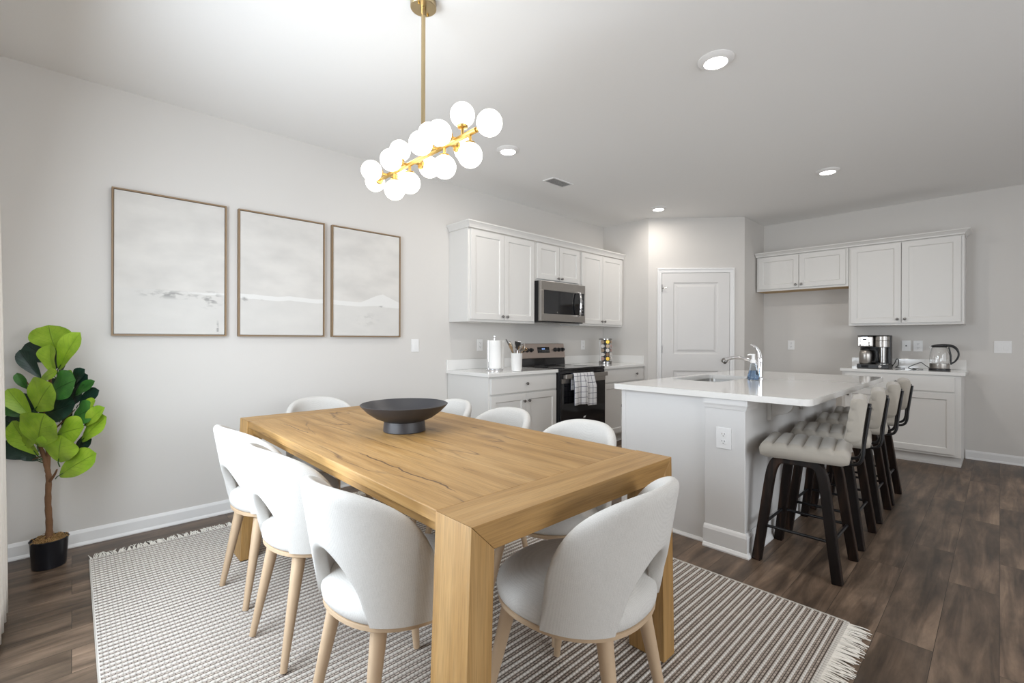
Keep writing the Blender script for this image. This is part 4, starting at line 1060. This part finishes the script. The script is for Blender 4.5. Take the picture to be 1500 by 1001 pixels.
for kind, y, dr in arms:
    p = Vector((cx, y, bz)); d = Vector(dr)
    s0 = .0 if kind == 'E' else .011
    m = MB(); m.tube([p + d * (s0 * .5), p + d * (s0 + .026)], .0062, 12)
    m.lathe([(.0075, s0 + .022), (.020, s0 + .026), (.023, s0 + .034), (.021, s0 + .038), (.0001, s0 + .038)], p, 20, d)
    h = m.build('socket_arm', M_BRASS, t)
    g = MB(); g.sphere(p + d * (s0 + .078), .0495, 28, 16); g.build('globe', M_GLOBE, h)

# ================================================================ pictures
for i, (a, b, lab) in enumerate(((.169, .772, 'left picture of three, pale abstract with dark scuffs low down'), (.844, 1.448, 'middle picture of three, pale abstract with a faint white band'), (1.507, 2.122, 'right picture of three, pale abstract with a small white hill'))):
    z0, z1 = 1.232, 2.131; t_ = .009
    c = ((a + b) / 2, W - .015, (z0 + z1) / 2)
    t = thing('framed_picture', lab, 'picture', c, 'framed abstract triptych')
    m = MB()
    for bx in ((a, b, z0, z0 + t_), (a, b, z1 - t_, z1), (a, a + t_, z0 + t_, z1 - t_), (b - t_, b, z0 + t_, z1 - t_)): m.box(bx[0], bx[1], W - .036, W - .001, bx[2], bx[3])
    m.build('frame', M_FRAMEW, t)
    m = MB().box(a + t_ + .003, b - t_ - .003, W - .030, W - .002, z0 + t_ + .003, z1 - t_ - .003)
    m.build('canvas', art_mat('abstract canvas %s' % 'abc'[i], i), t)

# ================================================================ rug
RX0, RX1, RY0, RY1 = .075, 2.412, .452, 3.425
rug = thing('area_rug', 'cream and brown ribbed wool rug under the dining table', 'rug', ((RX0 + RX1) / 2, (RY0 + RY1) / 2, 0))
m = MB(); per = .0302; n = int((RY1 - RY0) / per)
xs = [RX0 + (RX1 - RX0) * i / 60 for i in range(61)]
def edge_wave(x, y): return .004 * math.sin(x * 5 + y * 3)
for k in range(n):
    y = RY0 + k * per
    for (pr, mi) in (([(0, .0035), (.001, .0065), (.0035, .0086), (.0065, .0086), (.009, .0065), (.010, .0035)], 1), ([(.010, .0035), (.0125, .0050), (.0200, .0054), (.0277, .0050), (.0302, .0035)], 0)):
        m.cur = mi; m.loft([[(RX0, y + q, z), (RX1, y + q, z)] for q, z in pr], closed=False)
m.cur = 1
ye = RY0 + n * per
m.box(RX0 - .008, RX0, RY0, ye, .0005, .0085); m.box(RX1, RX1 + .008, RY0, ye, .0005, .0085)
m.box(RX0 - .008, RX1 + .008, RY0 - .010, RY0, .0005, .0075); m.box(RX0 - .008, RX1 + .008, ye, ye + .010, .0005, .0075)
m.cur = 0; m.add([(RX0, RY0, .001), (RX1, RY0, .001), (RX1, ye, .001), (RX0, ye, .001)], [(0, 1, 2, 3)])
m.build('weave', [M_RUGW, M_RUGR], rug)
for (y, sg) in ((RY0 - .008, -1), (ye + .008, 1)):
    m = MB(); x = RX0
    while x < RX1:
        L_ = random.uniform(.060, .090); dx = random.uniform(-.022, .022)
        r = random.uniform(.0019, .0030)
        m.tube([(x, y, .005), (x + dx * .3, y + sg * L_ * .4, random.uniform(.0045, .0062)), (x + dx * .7, y + sg * L_ * .75, .005), (x + dx, y + sg * L_, .0025)], [r, r, r * .9, r * .7], 5)
        x += random.uniform(.0035, .0065)
    f = m.build('fringe', M_FRINGE, rug); f['kind'] = 'stuff'

# ================================================================ dining table
RZ = .0090                                  # rug surface
TX0, TX1, TY0, TY1, TZ = .686, 1.655, .860, 2.945, .770
t = thing('dining_table', 'large oak dining table with thick splayed legs on the rug', 'table', ((TX0 + TX1) / 2, (TY0 + TY1) / 2, RZ))
BE = .150
m = MB()
m.box(TX0 + .004, TX1 - .004, TY0 + BE + .0005, TY1 - BE - .0005, TZ - .036, TZ - .0005)
m.build('tabletop', M_OAKY, t, bevel=.003)
for (a, b) in ((TY0, TY0 + BE), (TY1 - BE, TY1)):
    sg = -1 if a == TY0 else 1
    m = MB()
    # mitred end beam: full width on top, the legs take over below the mitre
    for q in (0,):
        m.add([(TX0, a, TZ), (TX1, a, TZ), (TX1, b, TZ), (TX0, b, TZ), (TX0 + .073, a, TZ - .073), (TX1 - .073, a, TZ - .073), (TX1 - .073, b, TZ - .073), (TX0 + .073, b, TZ - .073)],
              [(0, 1, 2, 3), (7, 6, 5, 4), (0, 4, 5, 1), (3, 2, 6, 7), (0, 3, 7, 4), (1, 5, 6, 2)])
    m.build('end_beam', M_OAKX, t, bevel=.0012)
    for sx in (0, 1):
        X0, xi, spl = (TX0, TX0 + .073, -.027) if sx == 0 else (TX1, TX1 - .073, .027)
        ys = 0.0 if sg < 0 else .030
        m = MB(); zb = RZ + .0005
        m.add([(X0, a, TZ - .0006), (xi, a, TZ - .0736), (xi, b, TZ - .0736), (X0, b, TZ - .0006),
               (X0 + spl, a + ys, zb), (xi + spl * (-.2 if False else .75), a + ys, zb), (xi + spl * .75, b + ys * 1.0, zb), (X0 + spl, b + ys, zb)],
              [(0, 1, 2, 3), (7, 6, 5, 4), (0, 4, 5, 1), (3, 2, 6, 7), (0, 3, 7, 4), (1, 5, 6, 2)])
        m.build('leg', M_OAKZ, t, bevel=.002)
for xx in (TX0 + .028, TX1 - .050):
    MB().box(xx, xx + .022, TY0 + BE, TY1 - BE, TZ - .073, TZ - .0362).build('apron', M_OAKE, t, bevel=.002)

# bowl
c = Vector((1.175, 1.998, TZ + .0004))
t = thing('pedestal_bowl', 'wide matte black pedestal bowl on the dining table', 'bowl', c)
MB().lathe([(.098, 0), (.101, .003), (.099, .028), (.097, .050), (.0001, .050)], c, 48).build('foot', M_BOWL, t)
MB().lathe([(.060, .048), (.098, .051), (.135, .066), (.175, .094), (.203, .122), (.209, .130), (.206, .132), (.198, .126), (.170, .098), (.130, .071), (.090, .058), (.0001, .056)], c, 64).build('bowl_body', M_BOWL, t)

# ================================================================ dining chairs
def make_chair():
    t = thing('dining_chair', None, 'chair', (0, 0, 0), 'white upholstered dining chairs')
    SEG = 56
    def ring(r, z, e=2.25, dy=0.0, ry=1.0):
        out = []
        for k in range(SEG):
            a = 2 * PI * k / SEG; ca, sa = math.cos(a), math.sin(a)
            q = (abs(ca) ** e + abs(sa) ** e) ** (-1 / e)
            out.append((r * q * ca, r * ry * q * sa + dy, z))
        return out
    m = MB(); m.loft([ring(.205, .395), ring(.232, .396), ring(.2375, .400), ring(.2375, .412), ring(.234, .414), ring(.19, .414)], True); m.build('seat_frame', M_LEGW, t)
    m = MB(); m.loft([ring(.20, .4145), ring(.233, .4145), ring(.240, .422), ring(.243, .440), ring(.238, .460), ring(.219, .476), ring(.187, .488), ring(.125, .496), ring(.05, .499), ring(.004, .499)], True)
    m.build('seat', M_FAB, t, sharp=70)
    # wrap-around back: a closed stadium section swept from one side to the other
    thm = math.radians(80); NS = 48; NC = 24; rings = []
    for i in range(NS + 1):
        th = -thm + 2 * thm * i / NS; f = abs(th) / thm
        zt = .440 + (.805 - .440) * max(0.0, 1 - f ** 2.7) ** (1 / 2.2)
        ao = abs(th) / math.radians(33)
        zb = .4155 + (.195 * (1 - ao ** 2) ** .70 if ao < 1 else 0)
        if zt < zb + .03: zt = zb + .03
        hh = (zt - zb) / 2; zc = (zt + zb) / 2; tk = .0205
        sec = []
        for k in range(NC):
            a = 2 * PI * k / NC; ca, sa = math.cos(a), math.sin(a)
            z = zc + hh * math.copysign(abs(sa) ** .35, sa)
            # parallel sides with a soft rim
            dz = min(zt - z, z - zb); rim = .026
            w = tk * (math.sqrt(max(0, 1 - (1 - min(1, dz / rim)) ** 2)) if z > zc else (1 if f > .36 or ao >= 1 else math.sqrt(max(0, 1 - (1 - min(1, dz / rim)) ** 2))))
            off = math.copysign(w, ca) if abs(ca) > 1e-6 else 0
            lean = (z - .43) / .375
            R = .2300 + .016 * lean + off
            yb = -.050 * lean * max(0, math.cos(th)) ** 1.2
            e = 2.25; st, ct = math.sin(th), math.cos(th)
            q = (abs(st) ** e + abs(ct) ** e) ** (-1 / e)
            sec.append((R * q * st, -R * q * ct + yb, z))
        rings.append(sec)
    m = MB(); m.loft(rings, True); m.build('backrest', M_FAB, t, sharp=70)
    for (x0, y0, x1, y1) in ((-.115, -.165, -.155, -.240), (.115, -.165, .155, -.240), (-.150, .140, -.205, .215), (.150, .140, .205, .215)):
        m = MB(); a, b = Vector((x0, y0, .403)), Vector((x1, y1, .0015))
        m.tube([a, a.lerp(b, .12), a.lerp(b, .6), b], [.025, .0235, .0175, .0125], 16); m.build('leg', M_LEGW, t)
    return t
chair0 = make_chair()
CH_ = [(.785, 2.480, -85, 'white dining chair on the window side, farthest from the camera of that row'),
       (.783, 1.950, -86, 'white dining chair on the window side, middle of that row'),
       (.788, 1.345, -84, 'white dining chair on the window side, nearest the camera in that row'),
       (1.165, .930, 6, 'white dining chair at the near end of the table'),
       (1.590, 1.405, 90, 'white dining chair on the kitchen side, nearest the island'),
       (1.600, 1.965, 90, 'white dining chair on the kitchen side, middle of that row'),
       (1.600, 2.490, 90, 'white dining chair on the kitchen side, behind the black bowl'),
       (1.215, 2.990, 180, 'white dining chair at the far end of the table below the pictures')]
for i, (x, y, rz, lab) in enumerate(CH_):
    o = chair0 if i == 0 else copy_tree(chair0)
    o.location = (x, y, RZ); o.rotation_euler = (0, 0, math.radians(rz)); o['label'] = lab

# ================================================================ bar stools
def cushion(n_ch, length, depth, width, scal, name, parent, place):
    """channel-tufted pad: profile along s (length) with thickness depth, lofted across the width with rounded ends"""
    N_ = n_ch * 8; top = []
    for i in range(N_ + 1):
        s = -length / 2 + length * i / N_; ph = (i / N_ * n_ch) % 1
        e = 1 - abs(2 * i / N_ - 1); edge = min(1, e / .14)
        z = depth * (.55 + .45 * math.sqrt(max(0, 1 - (1 - edge) ** 2))) - scal * (1 - math.sin(PI * ph) ** .5 if 0 < i < N_ else 0)
        top.append((s * (1 - .0), z))
    bot = [(length / 2 - .006, depth * .12), (length / 2 - .03, 0), (-length / 2 + .03, 0), (-length / 2 + .006, depth * .12)]
    rings = []
    K = 16
    for k in range(K + 1):
        u = -1 + 2 * k / K; au = abs(u)
        uu = math.copysign(1 - (1 - au) ** 1.6, u)
        x = uu * width / 2
        d = (width / 2 - abs(x)) / .03; f = math.sqrt(max(0, 1 - (1 - min(1, d)) ** 2))
        zs = .66 + .34 * f; ss = .95 + .05 * f
        rings.append([place(x, s * ss, z * zs if z > depth * .2 else z) for s, z in top + bot])
    m = MB(); m.loft(rings, True); return m.build(name, M_CUSH, parent, sharp=75)
def make_stool():
    SW = math.radians(9); cw, sw = math.cos(SW), math.sin(SW)
    def swv(x, y, z): return (x * cw - y * sw, x * sw + y * cw, z)
    t = thing('bar_stool', None, 'bar stool', (0, 0, 0), 'grey tufted bar stools')
    cushion(6, .410, .078, .390, .011, 'seat', t, lambda x, s, z: swv(x, s - .004, .586 + z - .10 * max(0, s - .12) ** 1.3))
    tilt = math.radians(8)
    def pb(x, s, z):
        y, zz = z, s
        return swv(x, -.262 + y * math.cos(tilt) - zz * math.sin(tilt), .812 + zz * math.cos(tilt))
    cushion(4, .230, .070, .330, .010, 'backrest', t, pb)
    for s in (-1, 1):
        m = MB()
        pts = [(s * .186, .186, .0005), (s * .170, .158, .22), (s * .156, .130, .45), (s * .150, .113, .528), (s * .147, .085, .565), (s * .146, .03, .571), (s * .146, -.03, .571), (s * .147, -.085, .565), (s * .150, -.113, .528), (s * .156, -.130, .45), (s * .170, -.160, .22), (s * .186, -.190, .0005)]
        m.tube(crom(pts, 5), .0215, 4, smooth=False, flat=(.95, 1.05), upv=(s, 0, 0)); m.build('leg_arch', M_DARKW, t, bevel=.004)
    m = MB()
    MB().box(-.13, .13, -.06, .06, .5725, .5855).build('seat_plate', M_BLACKM, t)
    for (a, b) in (((-.172, .162, .195), (.172, .162, .195)), ((-.172, -.164, .195), (.172, -.164, .195)), ((-.172, .162, .195), (-.172, -.164, .195)), ((.172, .162, .195), (.172, -.164, .195))):
        MB().tube([a, b], .008, 10).build('foot_rail', M_BLACKM, t)
    for s in (-1, 1):
        pts = crom([swv(*q) for q in ((s * .085, -.10, .580), (s * .085, -.18, .576), (s * .085, -.232, .584), (s * .085, -.254, .620), (s * .085, -.262, .70), (s * .085, -.284, .88))], 6)
        MB().tube(pts, .0085, 8, flat=(1.0, 1.3)).build('back_strut', M_BLACKM, t)
    return t
st0 = make_stool()
for i, (x, lab) in enumerate(((2.950, 'grey tufted bar stool nearest the camera, by the island post'), (3.496, 'second grey tufted bar stool from the island post'), (4.072, 'third grey tufted bar stool from the island post'), (4.573, 'farthest grey tufted bar stool, nearest the coffee counter'))):
    o = st0 if i == 0 else copy_tree(st0)
    o.location = (x, .744, 0); o['label'] = lab

# ================================================================ fiddle-leaf plant
c = Vector((-.088, 3.492, 0))
t = thing('potted_plant', 'fiddle-leaf fig with bright green leaves in a black pot', 'plant', c)
MB().lathe([(.063, .0005), (.067, .004), (.076, .140), (.079, .146), (.075, .148), (.072, .140), (.0001, .125)], c, 40).build('pot', M_POT, t)
m = MB(); rr = []
for i in range(7):
    r = .0715 * (1 - i / 6) + .0005; rr.append([(c.x + r * math.cos(2 * PI * k / 30), c.y + r * math.sin(2 * PI * k / 30), .132 + .018 * (i / 6) ** .5 + random.uniform(-.006, .006)) for k in range(30)])
m.loft(rr, True)
for k in range(90):
    a = random.uniform(0, 2 * PI); r = .066 * math.sqrt(random.random()); p = Vector((c.x + r * math.cos(a), c.y + r * math.sin(a), .140 + .01 * (1 - r / .08)))
    q = p + Vector((random.uniform(-.02, .02), random.uniform(-.02, .02), random.uniform(0, .012))); m.tube([p, (p + q) / 2 + Vector((0, 0, .008)), q], .0015, 4)
m.build('moss', M_MOSS, t)
PR = Vector((0.7255, -0.6883, 0))             # across the plant, parallel to its front
PF = Vector((0.0252, -0.9997, 0))             # out of the corner, into the room
def pl(r, z, f=0.0):
    """plant point in metres: r across, z above the floor, f out of the corner"""
    return Vector((c.x, c.y, 0)) + PR * r + Vector((0, 0, z)) + PF * f
tr = crom([pl(-0.004, 0.099), pl(0.000, 0.215), pl(-0.007, 0.343), pl(-0.004, 0.470), pl(-0.015, 0.529), pl(-0.036, 0.602), pl(-0.058, 0.660), pl(-0.066, 0.762)], 6)
MB().tube(tr, [.0155 - .008 * i / (len(tr) - 1) + .001 * math.sin(i * 2.1) for i in range(len(tr))], 12).build('trunk', M_BARK, t)
for pts, r0 in (([pl(-0.011, 0.507), pl(-0.007, 0.598, -.02), pl(-0.018, 0.689, -.03), pl(-0.011, 0.871, -.03), pl(0.011, 1.054, -.02), pl(0.026, 1.145, 0)], .011), ([pl(0.000, 0.449), pl(0.026, 0.489, .02), pl(0.040, 0.522, .04)], .008), ([pl(-0.033, 0.587), pl(-0.055, 0.576, -.03), pl(-0.091, 0.558, -.04)], .005), ([pl(-0.015, 0.689, -.02), pl(0.062, 0.762, .0), pl(0.135, 0.835, .0)], .005), ([pl(-0.015, 0.798, -.02), pl(-0.066, 0.889, -.0), pl(-0.120, 0.980, .0)], .005)):
    pp = crom(pts, 5); MB().tube(pp, [r0 * (1 - .55 * i / (len(pp) - 1)) for i in range(len(pp))], 10).build('branch', M_BARK, t)
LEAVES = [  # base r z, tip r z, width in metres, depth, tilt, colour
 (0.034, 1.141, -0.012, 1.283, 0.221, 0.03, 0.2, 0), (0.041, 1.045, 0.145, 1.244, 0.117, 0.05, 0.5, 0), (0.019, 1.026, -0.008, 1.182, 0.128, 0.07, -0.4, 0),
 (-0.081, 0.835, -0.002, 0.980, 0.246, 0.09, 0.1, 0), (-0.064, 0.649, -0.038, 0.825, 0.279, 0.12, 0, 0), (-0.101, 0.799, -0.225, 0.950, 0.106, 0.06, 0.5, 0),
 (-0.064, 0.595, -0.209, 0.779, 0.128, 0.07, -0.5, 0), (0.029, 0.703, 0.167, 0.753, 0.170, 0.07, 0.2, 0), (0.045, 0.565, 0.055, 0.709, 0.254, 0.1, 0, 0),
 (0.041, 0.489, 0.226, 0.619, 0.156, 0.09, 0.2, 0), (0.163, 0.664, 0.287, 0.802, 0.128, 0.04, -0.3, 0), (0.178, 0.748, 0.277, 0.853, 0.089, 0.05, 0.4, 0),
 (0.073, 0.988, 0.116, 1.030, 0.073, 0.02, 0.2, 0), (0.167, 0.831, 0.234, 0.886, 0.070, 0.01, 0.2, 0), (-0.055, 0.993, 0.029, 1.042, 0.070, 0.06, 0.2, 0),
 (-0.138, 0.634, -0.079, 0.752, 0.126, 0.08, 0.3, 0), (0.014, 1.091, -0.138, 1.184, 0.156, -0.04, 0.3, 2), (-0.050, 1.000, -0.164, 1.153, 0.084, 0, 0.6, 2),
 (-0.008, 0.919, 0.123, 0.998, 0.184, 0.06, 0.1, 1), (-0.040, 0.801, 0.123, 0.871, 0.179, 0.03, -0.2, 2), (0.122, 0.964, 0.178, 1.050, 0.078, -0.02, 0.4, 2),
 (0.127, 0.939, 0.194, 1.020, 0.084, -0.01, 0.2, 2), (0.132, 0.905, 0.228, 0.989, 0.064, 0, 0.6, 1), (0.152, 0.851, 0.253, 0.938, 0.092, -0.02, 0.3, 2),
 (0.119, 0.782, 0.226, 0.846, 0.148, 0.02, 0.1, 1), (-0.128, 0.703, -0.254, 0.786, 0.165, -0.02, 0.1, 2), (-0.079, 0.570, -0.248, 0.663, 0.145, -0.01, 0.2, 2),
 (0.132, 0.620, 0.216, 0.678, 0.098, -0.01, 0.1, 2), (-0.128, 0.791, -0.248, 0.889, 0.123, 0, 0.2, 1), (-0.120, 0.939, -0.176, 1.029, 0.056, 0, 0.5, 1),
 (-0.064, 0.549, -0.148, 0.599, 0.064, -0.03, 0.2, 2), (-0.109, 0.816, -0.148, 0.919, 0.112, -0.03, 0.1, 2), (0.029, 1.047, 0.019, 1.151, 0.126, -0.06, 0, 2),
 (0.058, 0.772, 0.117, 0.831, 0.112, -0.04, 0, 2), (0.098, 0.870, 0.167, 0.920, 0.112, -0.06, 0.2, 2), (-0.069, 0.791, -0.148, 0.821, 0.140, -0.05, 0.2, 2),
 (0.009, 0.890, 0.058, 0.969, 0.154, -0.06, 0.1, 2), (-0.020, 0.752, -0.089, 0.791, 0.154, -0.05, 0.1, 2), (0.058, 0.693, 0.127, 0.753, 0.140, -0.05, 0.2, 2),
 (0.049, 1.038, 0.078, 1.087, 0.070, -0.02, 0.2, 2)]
mbl = MB(); uvs = {}
for (bx, by, tx, ty, wd, dep, tilt, colr) in LEAVES:
    a = pl(bx, by, dep - .03); e = pl(tx, ty, dep + .015 + .03 * tilt)
    ax = e - a; Ln = ax.length; ax.normalize()
    nr = (Vector((-.69, -.72, 0)) * .9 + PF * .1 + Vector((0, 0, .35)) + PR * (tilt * .5)); nr = (nr - ax * nr.dot(ax)).normalized(); sd = ax.cross(nr)
    Wd = wd * .92; nu, nv = 8, 14; rings = []
    ph = random.uniform(0, 6)
    for j in range(nv + 1):
        v = j / nv
        hw = Wd / 2 * (math.sin(PI * min(1, (v + .015) ** 1.5)) ** .46) * (.74 + .32 * v)
        row = []
        for i in range(nu + 1):
            u = i / nu * 2 - 1
            cup = (.10 if abs(tilt) < .35 else .34) * hw * abs(u) ** 1.3
            wave = .10 * hw * math.sin(v * 9 + ph + (2 if u > 0 else 0)) * abs(u) ** 2
            bend = -.10 * Ln * (v - .45) ** 2 * 2
            row.append(a + ax * (v * Ln) + sd * (u * hw) + nr * (cup + wave + bend))
        rings.append(row)
    mbl.cur = colr; b0 = mbl.loft(rings, closed=False)
    for j in range(nv + 1):
        for i in range(nu + 1): uvs[b0 + j * (nu + 1) + i] = (i / nu, j / nv)
    mbl.cur = 3
    mbl.tube([a - ax * .03 - nr * .01, a, a + ax * (Ln * .15) - nr * .002], [.003, .0026, .0018], 5)
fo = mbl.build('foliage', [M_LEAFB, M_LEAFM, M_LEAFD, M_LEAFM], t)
ul = fo.data.uv_layers.new(name='UVMap')
for lp in fo.data.loops: ul.data[lp.index].uv = uvs.get(lp.vertex_index, (.5, .5))

# ================================================================ curtain
m = MB(); rings = []
NZ, NU_ = 20, 90
for k in range(NZ + 1):
    z = .012 + (2.44 - .012) * k / NZ; row = []
    for i in range(NU_ + 1):
        u = i / NU_; amp = (.040 - .012 * k / NZ)
        y = 2.58 + u * .41 - .02 * k / NZ
        x = -.262 + amp * math.sin(u * 2 * PI * 4.2 + .3 * math.sin(z * 2)) + .022 * (1 - z / 2.44)
        row.append((x, y, z))
    rings.append(row)
m.loft(rings, closed=False)
t = thing('curtain', 'white linen curtain hanging at the left edge beside plant', 'curtain', (-.26, 2.78, 0))
o = m.build('drape', M_CURT, t); md = o.modifiers.new('thickness', 'SOLIDIFY'); md.thickness = .003
MB().tube([(-.262, .45, 2.46), (-.262, 3.05, 2.46)], .012, 12).build('rod', M_BRASS_D, t)
for y in (.50, 1.72, 3.00):
    MB().tube([(WIN + .001, y, 2.46), (-.262, y, 2.46)], .007, 8).build('bracket', M_BRASS_D, t)
